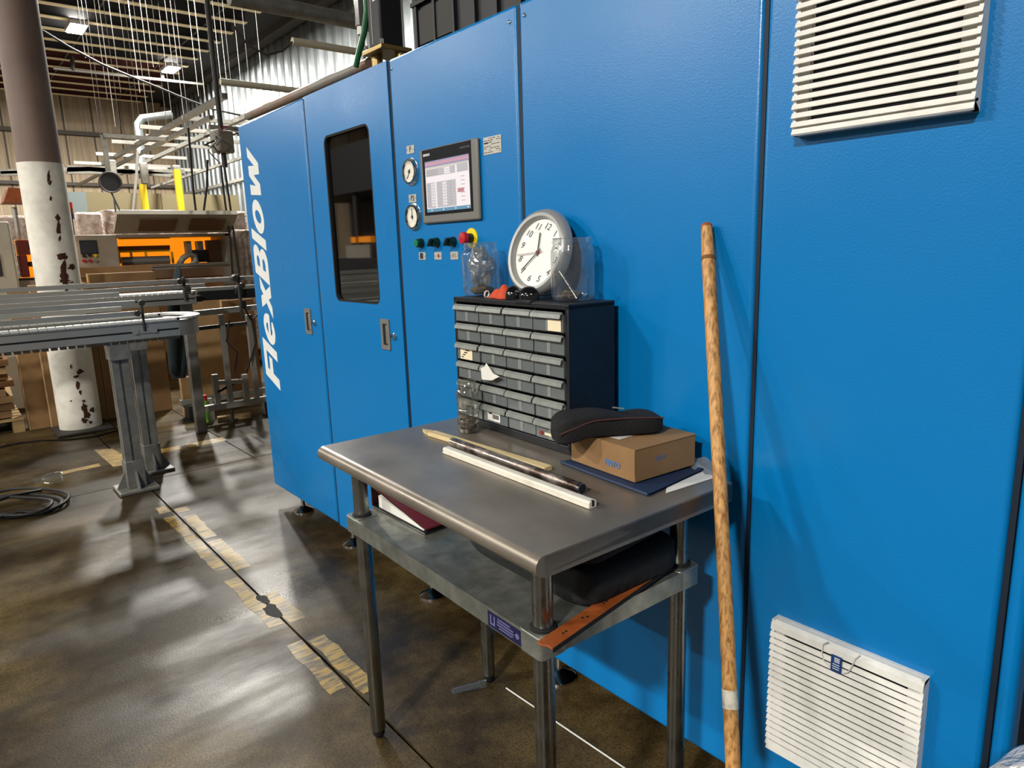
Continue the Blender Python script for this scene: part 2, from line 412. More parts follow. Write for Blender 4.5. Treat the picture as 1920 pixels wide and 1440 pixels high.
# roof
ce = tag(obj('ceiling', MB().box(XB, 5, -15, YW, ZC+.02, ZC+.1), 'deck_red'), kind='structure'); ce['label'] = 'dark red-brown roof deck with pale purlins'
obj('deck_edge', MB().box(XB, 5, 4.75, YW, ZC-.02, ZC+.018), 'deck_grey', ce)
obj('deck_front', MB().box(-20.6, 5, -15, 4.75, ZC-.005, ZC+.018), 'deck_grey', ce)
for k in range(30):
    x = -25.6+k*.87
    pu = obj('purlin', MB().box(x, x+.05, -14.5, 4.75, ZC-.235, ZC-.006), 'deck_red' if x < -20.4 else 'girder', ce)  # webs coloured dark for the shade above the flanges; far ones red primer
    obj('flange', MB().box(x, x+.17, -14.5, 4.75, ZC-.25, ZC-.236).box(x, x+.012, -14.5, 4.75, ZC-.236, ZC-.215), 'purlin', pu)
for y in (2.1, 4.1, -.6, -3.4):
    obj('bridging_rod', MB().bar((-25.6, y, ZC-.2), (1, y, ZC-.2), .035, .035), 'rod_dark', ce)
# ================================================================== LAMPS
def lamp(x, y, label, wmul=1.0):
    t = thing('high_bay_light', label, 'ceiling light', (x, y, ZC-.42), 0, 'high bay lights under the roof')
    obj('housing', MB().box(x-.36, x+.36, y-.17, y+.17, ZC-.34, ZC-.26).box(x-.2, x+.2, y-.08, y+.08, ZC-.26, ZC-.2), 'lamp_house', t, bevel=.01)
    obj('diffuser', MB().box(x-.33, x+.33, y-.14, y+.14, ZC-.362, ZC-.341), 'lamp_glow', t)
    for sx in (-.3, .3): obj('hanger', MB().cyl((x+sx, y, ZC-.26), (x+sx, y, ZC+.0), .006, n=6), 'rod_dark', t)
    ld = bpy.data.lights.new('lamp', 'AREA'); ld.shape = 'RECTANGLE'; ld.size = .66; ld.size_y = .28; ld.energy = LAMP_W*wmul; ld.color = (1.0, .965, .90)
    lo = bpy.data.objects.new('lamp_light', ld); C.objects.link(lo); lo.parent = t; lo.location = (0, 0, .052)
    l2 = bpy.data.lights.new('lamp_uplight', 'AREA'); l2.shape = 'RECTANGLE'; l2.size = .7; l2.size_y = .3; l2.energy = LAMP_W*wmul*.025; l2.color = ld.color
    o2 = bpy.data.objects.new('lamp_uplight', l2); C.objects.link(o2); o2.parent = t; o2.location = (0, 0, .235); o2.rotation_euler = (PI, 0, 0)
LAMPS = [(-17.9, 1.87, 'bright high bay lamp beside the top of the brown column', 1.7), (-20.4, 4.35, 'bright high bay lamp close to the corrugated wall', 1.3),
         (-10.7, 2.3, None, 1.5), (-14.3, 2.1, None, 1.8), (1.7, -7.5, None, 1.85), (-5.5, -7.5, None, 1.05), (-12.7, -7.5, None, .9), (-19.9, -7.5, None, 1), (-10.7, -12.2, None, 1.2), (-3.5, -12.2, None, .6)]
for x, y, lb, wm in LAMPS: lamp(x, y, lb or 'high bay lamp of the row above the aisle, beyond the picture', wm)
# ================================================================== BLUE MACHINE
ZT, ZB = 2.046, .108
XS = [-3.785, -2.9705, -2.2572, -1.5577, -.8079, -.3139]; XE = -.279
mc = thing('blow_molding_machine', 'long blue steel machine enclosure with doors, screen and white vents', 'machine', (-2.03, .7, 0))
GAP = [0, .010, .008, .006, .0048, .005]
obj('inner_body', MB().box(XS[0]+.03, XS[1]-.02, .045, 1.5, ZB+.03, ZT-.02).box(XS[2]-.02, XE-.03, .045, 1.5, ZB+.03, ZT-.02)
    .box(XS[1]-.02, XS[2]-.02, .6, 1.5, ZB+.03, ZT-.02).box(XS[1]-.02, XS[2]-.02, .045, .6, ZB+.03, 1.0), 'gap_dark', mc)
obj('top_rail', MB().box(XS[0]+.005, XE, .032, .12, ZT-.05, ZT+.012), 'paint_blue_trim', mc, bevel=.006)
doors = []
for i in range(5):
    a, b = XS[i]+GAP[i], XS[i+1]-GAP[i+1]
    mb = MB(); wd = None
    if i == 1: wd = rrect(-2.806, -2.421, 1.186, 1.864, .035)
    if wd:
        mb.holed([(a, ZB), (b, ZB), (b, ZT), (a, ZT)], [wd], X_, Z_, (0, 0, 0), Y_, .03)
        d = obj('door_panel', mb, 'paint_blue', mc)
    else:
        d = obj('door_panel', mb.box(a, b, 0, .03, ZB, ZT), 'paint_blue', mc, bevel=.010, seg=3)
    doors.append(d)
for i in range(1, 6): obj('seam_shade_strip', MB().box(XS[i]-GAP[i]+.0003, XS[i]+GAP[i]-.0003, .005, .034, ZB+.002, ZT-.004), 'gap_dark', mc)  # dark strip added inside each door gap in place of its shade
obj('corner_post', MB().box(XS[5]+GAP[5], XE, .002, .06, ZB, ZT), 'paint_blue', mc, bevel=.012, seg=3)
obj('base_skirt', MB().box(XS[0]+.02, XE-.02, .034, 1.5, ZB+.004, ZB+.03), 'under_dark', mc)
# window of the second door
wd = rrect(-2.806, -2.421, 1.186, 1.864, .035); wi = rrect(-2.798, -2.429, 1.194, 1.856, .029)
win = obj('window_gasket', MB().holed(wd, [wi], X_, Z_, (0, .001, 0), Y_, .03), 'black_matte', doors[1])
pane = obj('window_pane', MB().prism(rrect(-2.800, -2.427, 1.192, 1.858, .03), X_, Z_, (0, .012, 0), Y_, .006), 'glass_dark', doors[1]); pane['label'] = 'dark tinted window pane'
# things just inside that window
obj('inner_column', MB().cyl((-2.52, .30, 1.0), (-2.52, .30, 2.0), .03).box(-2.75, -2.69, .25, .32, 1.0, 2.0), 'alu_dull', mc, smooth=True)
obj('inner_plate', MB().box(-2.72, -2.50, .33, .36, 1.22, 1.40).box(-2.9, -2.3, .5, .53, 1.62, 1.66).box(-2.9, -2.3, .48, .5, 1.44, 1.455), 'brown_sheet', mc)
obj('inner_hose', MB().tube([(-2.70+.05*math.sin(i*.9), .2, 1.85-.06*i) for i in range(9)], .008, 6), 'rod_light', mc, smooth=True)
# recessed pulls and locks
for di, cx, cz in ((0, -3.112, 1.078), (1, -2.393, 1.072)):
    h = obj('pull_handle', MB().holed(rrect(cx-.033, cx+.033, cz-.060, cz+.060, .004), [rrect(cx-.017, cx+.017, cz-.042, cz+.042, .003)], X_, Z_, (0, -.005, 0), Y_, .008), 'grey_bezel', doors[di]); h['label'] = 'recessed grey pull handle'
    obj('pull_recess', MB().box(cx-.018, cx+.018, -.0015, .001, cz-.043, cz+.043), 'black_matte', doors[di])
    obj('pull_lip', MB().box(cx+.006, cx+.016, -.006, 0, cz-.036, cz+.036), 'grey_bezel', doors[di], bevel=.002)
    lx = cx+.066
    lk = obj('lock', MB().lathe([(.013, 0), (.013, -.006), (.009, -.008), (.009, -.016), (.001, -.016)], (lx, 0, cz-.002), (0, 1, 0), 16), 'chrome', doors[di], smooth=True)
# leveling feet
for fx in (-3.53, -2.94, -2.25, -1.50, -.75):
    f = obj('leveling_foot', MB().lathe([(.001, 0), (.056, 0), (.056, .008), (.046, .016), (.016, .030), (.011, .034), (.011, ZB+.02), (.001, ZB+.02)], (fx, .055, 0), (0, 0, 1), 24), 'chrome', mc, smooth=True)
# FlexBlow lettering (reads upwards)
def glyphs():
    G = []
    G.append(([(0,0),(.29,0),(.29,.40),(.70,.40),(.70,.62),(.29,.62),(.29,.78),(.80,.78),(.80,1),(0,1)], [], .80))
    G.append(([(0,0),(.27,0),(.27,1),(0,1)], [], .35))
    e = ell(.41, .375, .41, .392, 30, 0, 318, False)
    e = [(.82, .30)]+e[1:]+[(.66, .19)]+ell(.41, .375, .155, .20, 12, 300, 196, False)+[(.262, .30)]
    G.append((e, [[(.265,.45)]+ell(.41, .43, .145, .165, 10, 165, 15, False)+[(.555,.45)]], .86))
    G.append(([(-.02,0),(.30,0),(.43,.20),(.56,0),(.88,0),(.60,.385),(.85,.75),(.54,.75),(.44,.57),(.33,.75),(.01,.75),(.27,.385)], [], .88))
    B = [(0,0),(.56,0)]+ell(.56, .275, .31, .275, 10, -90, 62, False)+[(.68,.53)]+ell(.56, .755, .27, .245, 10, -48, 90, False)+[(0,1)]
    G.append((B, [[(.28,.20),(.50,.20),(.58,.24),(.60,.30),(.58,.37),(.50,.40),(.28,.40)], [(.28,.60),(.48,.60),(.55,.64),(.57,.69),(.55,.76),(.48,.80),(.28,.80)]], .93))
    G.append(([(0,0),(.27,0),(.27,1),(0,1)], [], .34))
    G.append((ell(.43, .375, .43, .395, 32), [ell(.43, .375, .165, .21, 24)], .89))
    G.append(([(0,.75),(.27,.75),(.35,.32),(.50,.75),(.75,.75),(.87,.32),(.98,.75),(1.24,.75),(1.02,0),(.74,0),(.61,.40),(.49,0),(.21,0)], [], 1.24))
    return G
u = 0; cap = .183; sc = .190; shr = .36; mb = MB()
for outer, holes, adv in glyphs():
    tr = lambda q: ((u+q[0]+shr*q[1])*sc, q[1]*cap)
    MBg = MB().holed([tr(q) for q in outer], [[tr(q) for q in h] for h in holes], Z_, -X_, (-3.549, -.0015, .684), Y_, .001)
    lt = obj('letter', MBg, 'logo_white', doors[0]); u += adv
# ---- operator screen
d3 = doors[2]
hm = obj('touch_screen', MB().box(-2.068, -1.745, -.012, .0, 1.479, 1.721), 'grey_bezel', d3, bevel=.006); hm['label'] = 'grey framed operator touch screen'
def onface(name, x0, x1, z0, z1, y, m, par, th=.0006): return obj(name, MB().box(x0, x1, y-th, y, z0, z1), m, par)
onface('screen_glass', -2.050, -1.776, 1.506, 1.717, -.0121, 'hmi_glass', hm)
sx0, sx1, sz0, sz1 = -2.034, -1.789, 1.516, 1.679; yy = -.0128
onface('display', sx0, sx1, sz0, sz1, yy, 'scr_white', hm)
def scr(fx0, fx1, fz0, fz1, m, lift=1):
    W, H = sx1-sx0, sz1-sz0
    onface('display_field', sx0+fx0*W, sx0+fx1*W, sz1-fz1*H, sz1-fz0*H, yy-.0003-.0003*lift, m, hm, .0003)
scr(0, 1, 0, .028, 'scr_violet'); scr(0, 1, .028, .085, 'scr_pink'); scr(0, 1, .085, .12, 'scr_violet'); scr(0, 1, .125, .155, 'scr_cream'); scr(0, 1, .935, 1, 'scr_blue')
scr(.02, .70, .16, .30, 'scr_grey'); scr(.74, .98, .14, .30, 'scr_grey'); scr(.02, .22, .42, .92, 'scr_grey'); scr(.26, .70, .42, .92, 'scr_grey')
for k in range(3): scr(.45+.0*k, .58, .17+.043*k, .20+.043*k, 'scr_white', 2); scr(.04, .3, .18+.043*k, .188+.043*k, 'scr_ink', 2)
for k in range(8):
    z = .44+.058*k
    scr(.13, .21, z, z+.04, 'scr_white', 2); scr(.40, .49, z, z+.04, 'scr_white', 2); scr(.15, .19, z+.016, z+.024, 'scr_ink', 3); scr(.43, .465, z+.016, z+.024, 'scr_ink', 3)
    scr(.05, .09, z+.016, z+.024, 'scr_ink', 2); scr(.56, .60, z+.016, z+.024, 'scr_ink', 2)
for k in range(7): scr(.76, .96, .36+.075*k, .41+.075*k, 'scr_white', 2); scr(.82, .90, .38+.075*k, .389+.075*k, 'scr_ink', 3)
scr(.745, .88, .60, .675, 'scr_red', 4)
for k in (.12, .4, .68, .95): scr(k-.012, k+.012, .955, .98, 'scr_white', 2)
text('brand_mark', 'SIEMENS', .0105, (-2.043, -.0130, 1.7005), X_, Z_, 'white_print', hm, 0, bold=.0003)
text('model_mark', 'SIMATIC HMI', .0085, (-1.784, -.0130, 1.7005), X_, Z_, 'grey_bezel', hm, 0, align='RIGHT')
# ---- gauges
def gauge(cx, cz, ang):
    gz = obj('pressure_gauge', MB().lathe([(.001, .0), (.047, .0), (.047, -.003), (.043, -.004), (.043, -.010), (.041, -.014), (.036, -.014), (.034, -.008), (.001, -.008)], (cx, 0, cz), (0, 1, 0), 32), 'chrome', d3, smooth=True)
    gz['label'] = 'round chrome pressure gauge'
    obj('dial', MB().lathe([(.035, -.0085), (.035, -.009), (.001, -.009)], (cx, 0, cz), (0, 1, 0), 28), 'dial', gz)
    mb = MB()
    for k in range(21):
        a = math.radians(225-13.5*k); r0 = .027 if k % 5 else .024
        mb.bar((cx+r0*math.cos(a), -.0095, cz+r0*math.sin(a)), (cx+.0315*math.cos(a), -.0095, cz+.0315*math.sin(a)), .0011, .0004, (0, 1, 0))
    obj('scale_marks', mb, 'ink', gz)
    a = math.radians(ang); dv = Vector((math.cos(a), 0, math.sin(a))); c0 = Vector((cx, -.0105, cz))
    obj('needle', MB().bar(c0-dv*.010, c0+dv*.027, .0022, .0008, (0, 1, 0)).lathe([(.005, 0), (.005, -.002), (.001, -.002)], c0, (0, 1, 0), 12), 'ink', gz)
gauge(-2.140, 1.660, 238); gauge(-2.137, 1.507, 92)
def plate(cx, cz, wd, ht, s, size, m='plate'):
    p = obj('label_plate', MB().box(cx-wd/2, cx+wd/2, -.0018, 0, cz-ht/2, cz+ht/2), m, d3, bevel=.0006)
    for sx in (-1, 1): obj('rivet', MB().lathe([(.002, 0), (.002, -.001), (.0005, -.0014)], (cx+sx*(wd/2-.005), -.0018, cz), (0, 1, 0), 8), 'chrome', p)
    if s: text('lettering', s, size, (cx, -.0022, cz), X_, Z_, 'ink', p, 0, align='CENTER', bold=.0004)
    return p
plate(-2.138, 1.733, .048, .027, 'P', .026); plate(-2.142, 1.570, .048, .027, 'P2', .024)
for k, x in enumerate((-2.100, -2.002, -1.906)):
    pl = plate(x, 1.371, .044, .026, None, .01)
    if k == 0: obj('icon', MB().box(x-.013, x+.006, -.0024, -.0018, 1.362, 1.382), 'ink', pl)
    elif k == 1: obj('icon', MB().lathe([(.006, -.0018), (.006, -.0024), (.001, -.0024)], (x+.004, 0, 1.371), (0, 1, 0), 12), 'ink_red', pl)
    else: obj('icon', MB().box(x-.010, x-.002, -.0024, -.0018, 1.366, 1.378).box(x+.004, x+.009, -.0024, -.0018, 1.366, 1.378), 'beige_dark', pl)
    b = obj('selector_button', MB().lathe([(.001, 0), (.0165, 0), (.0165, -.008), (.0145, -.012), (.0145, -.022), (.001, -.022)], (x, 0, 1.416), (0, 1, 0), 20), 'green_dark', d3, smooth=True)
    b['label'] = 'green control button in a black collar'
    if k == 0: obj('button_cap', MB().lathe([(.012, -.022), (.012, -.026), (.001, -.027)], (x, 0, 1.416), (0, 1, 0), 18), 'green_btn', b, smooth=True)
    else: obj('knob_grip', MB().obox((x, -.030, 1.416), (.008, .018, .028), Matrix.Rotation(math.radians(35), 3, 'Y')), 'green_dark', b, bevel=.002); 
es = obj('emergency_stop', MB().lathe([(.001, 0), (.031, 0), (.031, -.003), (.001, -.003)], (-1.806, 0, 1.425), (0, 1, 0), 28), 'estop_yellow', d3); es['label'] = 'red mushroom stop button on a yellow disc'
obj('collar', MB().lathe([(.015, -.003), (.015, -.022), (.001, -.022)], (-1.806, 0, 1.425), (0, 1, 0), 18), 'black_plastic', es, smooth=True)
obj('mushroom_head', MB().lathe([(.012, -.022), (.019, -.026), (.0205, -.034), (.017, -.041), (.001, -.043)], (-1.806, 0, 1.425), (0, 1, 0), 22), 'estop_red', es, smooth=True)
npl = obj('rating_plate', MB().box(-1.727, -1.643, -.0015, 0, 1.667, 1.717), 'plate', d3); npl['label'] = 'small silver rating plate with fine black print'
mb = MB(); random.seed(3)
for r in range(8):
    x = -1.724 if r % 3 else -1.70; z = 1.7125-r*.0056
    while x < -1.65:
        ln = random.uniform(.004, .014); 
        if random.random() < .78: mb.box(x, min(x+ln, -1.646), -.0019, -.0015, z-.0012, z+.0006)
        x += ln+.003
mb.box(-1.724, -1.703, -.0019, -.0015, 1.698, 1.702)
obj('fine_print', mb, 'ink', npl)
for i, x, z in ((2, -1.590, 2.006), (3, -1.527, 2.008), (2, -2.232, 2.012), (3, -.835, 2.006)):
    obj('panel_screw', MB().lathe([(.0055, 0), (.0055, -.002), (.003, -.003), (.0005, -.001)], (x, 0, z), (0, 1, 0), 12), 'chrome', doors[i], smooth=True)
# ---- vents
def vent(x0, x1, z0, z1, lab):
    v = obj('vent_grille', MB().box(x0, x0+.006, -.026, 0, z0, z1).box(x1-.006, x1, -.026, 0, z0, z1).box(x0+.006, x1-.006, -.010, 0, z1-.012, z1).box(x0+.006, x1-.006, -.010, 0, z0, z0+.008), 'vent_white', doors[4]); v['label'] = lab
    obj('filter_mat', MB().box(x0+.006, x1-.006, -.007, -.001, z0+.008, z1-.012), 'vent_filter', v)
    n = 18; p = (z1-.0225-z0-.016)/n
    cap = obj('top_cap', MB().prism([(-.004, z1), (-.020, z1-.001), (-.029, z1-.008), (-.031, z1-.022), (-.027, z1-.022), (-.024, z1-.010), (-.004, z1-.006)], Y_, Z_, (x0, 0, 0), X_, x1-x0), 'vent_white', v)
    obj('bottom_cap', MB().prism([(-.004, z0), (-.028, z0), (-.031, z0+.003), (-.024, z0+.018), (-.012, z0+.020), (-.012, z0+.016), (-.021, z0+.013), (-.004, z0+.003)], Y_, Z_, (x0, 0, 0), X_, x1-x0), 'vent_white', v)
    sl = None
    for k in range(n):
        zc = z0+.016+p*k
        if sl is None:
            sl = obj('slat', MB().prism([(-.0325, zc), (-.0305, zc-.0010), (-.0262, zc+.0085), (-.0262, zc+.0095), (-.0282, zc+.0095)], Y_, Z_, (x0-.001, 0, 0), X_, x1-x0+.002), 'vent_white', v); base = zc
        else:
            s2 = sl.copy(); C.objects.link(s2); s2.parent = v; s2.location.z = zc-base
    for xa, xb in ((x0+.006, x0+.026), (x1-.030, x1-.006)):
        obj('slat_support', MB().box(xa, xb, -.018, -.007, z0+.010, z1-.014), 'vent_white', v)
    return v
vent(-.727, -.420, 1.587, 1.915, 'upper white louvred vent'); vent(-.722, -.413, .247, .571, 'lower white louvred vent')
# hanging tag on the lower vent
tg = thing('hanging_tag', 'small blue tag on white wire loops at the lower vent', 'tag', (-.60, -.04, .50))
q = U(1568, 1245, y=-.038)
obj('card', MB().box(q.x-.011, q.x+.011, -.0390, -.0375, q.z-.018, q.z+.018), 'tag_blue', tg)
mb = MB()
for r in range(3): mb.box(q.x-.004, q.x+.007, -.0395, -.039, q.z+.012-.004*r, q.z+.014-.004*r)
for r in range(3): mb.box(q.x-.007, q.x+.007, -.0395, -.039, q.z-.002-.005*r, q.z-.0005-.005*r)
obj('tag_print', mb, 'white_print', tg)
for pts in ([(1553, 1203), (1543, 1208), (1541, 1225), (1545, 1240), (1556, 1250)], [(1612, 1228), (1603, 1236), (1597, 1250), (1590, 1261), (1580, 1263)]):
    obj('wire_loop', MB().tube([U(a, b, y=-.038) for a, b in pts], .0013, 6), 'wire_white', tg, smooth=True)
# grey cabinet edge beyond the machine's right end
obg = obj('grey_cabinet', MB().box(-.22, 1.2, .52, 1.5, .0, 1.9), 'grey_panel', bevel=.01); tag(obg, 'plain grey cabinet just beyond the right end of the blue machine', 'cabinet')
# ================================================================== WORK TABLE
TX, TY, TA, TL, TW, TH, TS, LI = -1.7333, -.6063, -.0294, .9165, .5583, .88, .6866, .079
TM = Matrix.Translation((TX, TY, 0))@Matrix.Rotation(TA, 4, 'Z')
tb = thing('work_table', 'stainless steel work table with rolled front edge and lower shelf', 'table', (TX, TY, 0), TA)
pr = [(.02-.02*math.sin(a), TH-.02+.02*math.cos(a)) for a in [PI*i/12 for i in range(13)]]
prof = pr+[(.03, TH-.04), (.03, TH-.034), (TW-.03, TH-.034), (TW-.03, TH-.04), (TW, TH-.04), (TW, TH)]
tt = obj('table_top', MB().prism(prof, Y_, Z_, (0, 0, 0), X_, TL), 'steel_top', tb, smooth=True, local=True)
for a in (0, TL-.002): obj('side_skirt', MB().box(a, a+.002, .02, TW, TH-.042, TH-.004), 'steel_top', tt, local=True)
for a in (LI, TL-LI):
    for b in (LI, TW-LI):
        l = obj('leg', MB().cyl((a, b, .028), (a, b, TH-.034), .0205, n=20), 'leg_steel', tb, smooth=True, local=True)
        obj('foot', MB().lathe([(.001, 0), (.010, 0), (.017, .010), (.0195, .03), (.001, .03)], (a, b, 0), (0, 0, 1), 16), 'rubber', l, smooth=True, local=True)
a0, a1, b0, b1 = LI-.032, TL-LI+.032, LI-.032, TW-LI+.032
sh = obj('lower_shelf', MB().box(a0+.02, a1-.02, b0, b1, TS-.003, TS).box(a0, a0+.02, b0+.045, b1-.045, TS-.003, TS).box(a1-.02, a1, b0+.045, b1-.045, TS-.003, TS)
         .box(a0+.02, a1-.02, b0, b0+.002, TS-.042, TS-.003).box(a0+.02, a1-.02, b1-.002, b1, TS-.042, TS-.003)
         .box(a0, a0+.002, b0+.045, b1-.045, TS-.042, TS-.003).box(a1-.002, a1, b0+.045, b1-.045, TS-.042, TS-.003), 'galv', tb, local=True)
for a in (LI, TL-LI):
    for b in (LI, TW-LI):
        obj('corner_bracket', MB().prism(rrect(a-.034, a+.034, b-.034, b+.034, .012), X_, Y_, (0, 0, TS-.044), Z_, .046), 'galv', tb, local=True, bevel=.002)
        obj('leg_collar', MB().lathe([(.0215, 0), (.026, 0), (.026, .004), (.0215, .007)], (a, b, TS+.002), (0, 0, 1), 20), 'rubber', tb, smooth=True, local=True)
lab = obj('maker_label', MB().box(.705, .815, b0-.0012, b0-.0002, TS-.039, TS-.006), 'label_navy', tb, local=True); lab['label'] = 'navy maker label with pale print'
mb = MB()
for r, (s, e) in enumerate(((.738, .778), (.736, .788), (.736, .790), (.742, .786))): mb.box(s, e, b0-.0016, b0-.0012, TS-.014-.006*r, TS-.011-.006*r)
mb.prism(ell(.800, TS-.022, .006, .006, 16), X_, Z_, (0, b0-.0016, 0), Y_, .0004)
mb.box(.713, .717, b0-.0016, b0-.0012, TS-.033, TS-.012).box(.725, .729, b0-.0016, b0-.0012, TS-.033, TS-.012).box(.717, .725, b0-.0016, b0-.0012, TS-.033, TS-.029)
obj('label_print', mb, 'label_text', lab, local=True)
# ================================================================== DRAWER CABINET
CW, CDp, CH = .502, .158, .375
cbx = thing('drawer_cabinet', 'black small-parts cabinet with clear plastic drawers on the table', 'cabinet', (-1.690, -.164, TH), -.040)
CMx = WM[cbx]; wl_ = .012
sh_ = MB().box(0, wl_, 0, CDp, .012, CH-.002).box(CW-wl_, CW, 0, CDp, .012, CH-.002).box(0, CW, 0, CDp, CH-.014, CH).box(0, CW, .0, CDp, 0, .022).box(wl_, CW-wl_, CDp-.004, CDp, .022, CH-.014)
body = obj('case', sh_, 'black_plastic', cbx, local=True, bevel=.003)
rows, cols = 6, 4; ih = (CH-.014-.024)/rows; iw = (CW-2*wl_)/cols
for r in range(1, rows): obj('divider', MB().box(wl_, CW-wl_, .004, CDp-.005, .024+r*ih-.003, .024+r*ih+.002), 'black_plastic', cbx, local=True)
for c in range(1, cols): obj('divider', MB().box(wl_+c*iw-.0015, wl_+c*iw+.0015, .006, CDp-.005, .022, CH-.014), 'black_plastic', cbx, local=True)
obj('carry_lip', MB().box(CW*.60, CW*.72, -.003, .012, CH-.006, CH+.004), 'black_plastic', cbx, local=True, bevel=.002)
def drawer():
    w_, h_ = iw-.006, ih-.008
    m = MB().box(0, w_, 0, .0025, 0, h_-.002)                                 # front
    m.box(0, .002, .0025, .13, 0, h_*.86).box(w_-.002, w_, .0025, .13, 0, h_*.86).box(.002, w_-.002, .0025, .13, 0, .002).box(.002, w_-.002, .128, .13, .002, h_*.86)
    return m
dr = obj('drawer', drawer(), 'drawer_clear', cbx, local=True)
w_, h_ = iw-.006, ih-.008
lip = obj('drawer_lip', MB().prism([(0, h_-.001), (-.002, h_+.001), (-.0090, h_-.004), (-.0120, h_-.0140), (-.0103, h_-.0140), (-.0078, h_-.006), (-.002, h_-.004)], Y_, Z_, (0, 0, 0), X_, w_), 'drawer_lip', dr, local=True)
rim = obj('drawer_rib', MB().box(w_*.44, w_*.56, -.0012, 0, .002, h_*.62).box(.002, w_-.002, -.0010, 0, h_*.62, h_*.65), 'drawer_plastic', dr, local=True)
stuff_m = MB()
random.seed(11)
first = True; drawers = {}
for r in range(rows):
    for c in range(cols):
        p = (wl_+c*iw+.003, -.001+random.uniform(-.003, .001), .026+r*ih)
        if first: d = dr; first = False; kids = [lip, rim]
        else:
            d = dr.copy(); C.objects.link(d); d.parent = cbx; WM[d] = WM[cbx]
            for kx in (lip, rim):
                k2 = kx.copy(); C.objects.link(k2); k2.parent = d
        d.location = p; drawers[(r, c)] = d
random.seed(5)
def on_drawer(r, c, x0, x1, z0, z1, m, name='sticker'):
    return obj(name, MB().box(x0*w_, x1*w_, -.0022, -.0012, z0*h_, z1*h_), m, drawers[(r, c)], local=True)
on_drawer(3, 0, .16, .70, .02, .70, 'sticker')
for q in range(4): obj('print', MB().box((.22+.06*q)*w_, (.30+.09*q)*w_, -.0026, -.0022, (.12+.14*q)*h_, (.19+.14*q)*h_), 'ink', drawers[(3, 0)], local=True)
on_drawer(0, 1, .20, .72, .12, .70, 'sticker_white')
for q in range(7): obj('print', MB().box((.42+.038*q)*w_, (.446+.038*q)*w_, -.0026, -.0022, .26*h_, .52*h_), 'ink', drawers[(0, 1)], local=True)
obj('print', MB().box(.25*w_, .40*w_, -.0026, -.0022, .5*h_, .6*h_), 'ink', drawers[(0, 1)], local=True)
on_drawer(5, 3, .52, .95, .04, .62, 'sticker')
obj('paper_scrap', MB().prism([(.20, -.05), (.62, .02), (.95, .35), (.70, .45), (.42, .98), (.34, .75), (.18, .62)], X_*w_, Z_*h_, (0, -.019, h_*.30), Y_, .001), 'paper', drawers[(2, 1)], local=True)
obj('maker_print', MB().box(.32*w_, .72*w_, -.0026, -.0015, .22*h_, .36*h_), 'sticker', drawers[(0, 3)], local=True)
obj('maker_dot', MB().box(.14*w_, .24*w_, -.0026, -.0015, .18*h_, .38*h_), 'ink_red', drawers[(0, 3)], local=True)
# contents showing dimly
for (r, c) in ((5, 1), (4, 1), (5, 0), (3, 2), (2, 3), (1, 0), (0, 2), (4, 2)):
    mb = MB()
    for q in range(14):
        x = random.uniform(.1, .85)*w_; z = random.uniform(.004, .45*h_); s = random.uniform(.003, .008)
        mb.obox((x, random.uniform(.012, .03), z+s), (s*1.6, s, s*1.4), Matrix.Rotation(random.uniform(0, 3), 3, 'Y'))
    tag(obj('small_parts', mb, 'paper' if (r, c) in ((5, 1), (4, 1)) else 'alu_dull', drawers[(r, c)], local=True), kind='stuff')
# ================================================================== ON TOP OF THE CABINET (z = TOPZ)
TOPZ = TH+CH
def jar(name, label, x, y, z, r, h, mat_, neck=.80, waist=False, cat='jar'):
    t = thing(name, label, cat, (x, y, z))
    if not waist:
        pf = [(.001, .002), (r*.86, .0015), (r*.97, .008), (r, .02), (r, h*.80), (r*.93, h*.86), (r*neck, h*.89), (r*neck, h*.93), (r*neck+.003, h*.935), (r*neck+.003, h*.95), (r*neck, h*.955), (r*neck, h), (r*neck-.002, h)]
    else:
        pf = [(.001, .002), (r*.9, .0015), (r, .010), (r, h*.23), (r*.92, h*.255), (r, h*.28), (r, h*.45), (r*.92, h*.475), (r, h*.50), (r, h*.66), (r*1.04, h*.74), (r*.98, h*.82), (r*.80, h*.87), (r*.84, h*.885), (r*.80, h*.90), (r*.84, h*.92), (r*.80, h*.94), (r*.84, h*.965), (r*.80, h), (r*.78, h)]
    obj('shell', MB().lathe(pf, (x, y, z), (0, 0, 1), 32), mat_, t, smooth=True)
    obj('rim', MB().tube([(x+r*neck*math.cos(a), y+r*neck*math.sin(a), z+h) for a in [2*PI*i/32 for i in range(32)]], .0016, 6, closed=True), mat_, t, smooth=True)
    return t
jl = (-1.655, -.085); jr_ = (-1.272, -.084)
jar('plastic_jar', 'clear plastic jar holding a crumpled plastic bag, on the left of the cabinet', jl[0], jl[1], TOPZ, .056, .152, 'pet', .86)
jar('plastic_jar', 'clear plastic jar holding drill bits, right of the clock', jr_[0], jr_[1], TOPZ, .056, .156, 'pet', .90)
def blob(c, rx, ry, rz, amp, seed, nu=26, nv=16, zmin=None):
    random.seed(seed); ph = [random.uniform(0, 6.28) for _ in range(9)]; c = Vector(c)
    def fn(a, b):
        th = 2*PI*a; f = PI*b
        k = 1+amp*(math.sin(3*th+ph[0]+2*f)+.7*math.sin(5*th-3*f+ph[1])+.6*math.sin(7*f+2*th+ph[2])+.45*math.sin(9*th+5*f+ph[3]))
        p = Vector((rx*k*math.sin(f)*math.cos(th), ry*k*math.sin(f)*math.sin(th), rz*k*math.cos(f)))+c
        if zmin is not None: p.z = max(p.z, zmin)
        return p
    return MB().grid(fn, nu, nv)
tag(obj('plastic_bag', blob((jl[0], jl[1], TOPZ+.082), .038, .036, .052, .13, 4, 22, 18, TOPZ+.030), 'bag_film'), 'crumpled grey plastic bag of parts inside the left jar', 'bag')
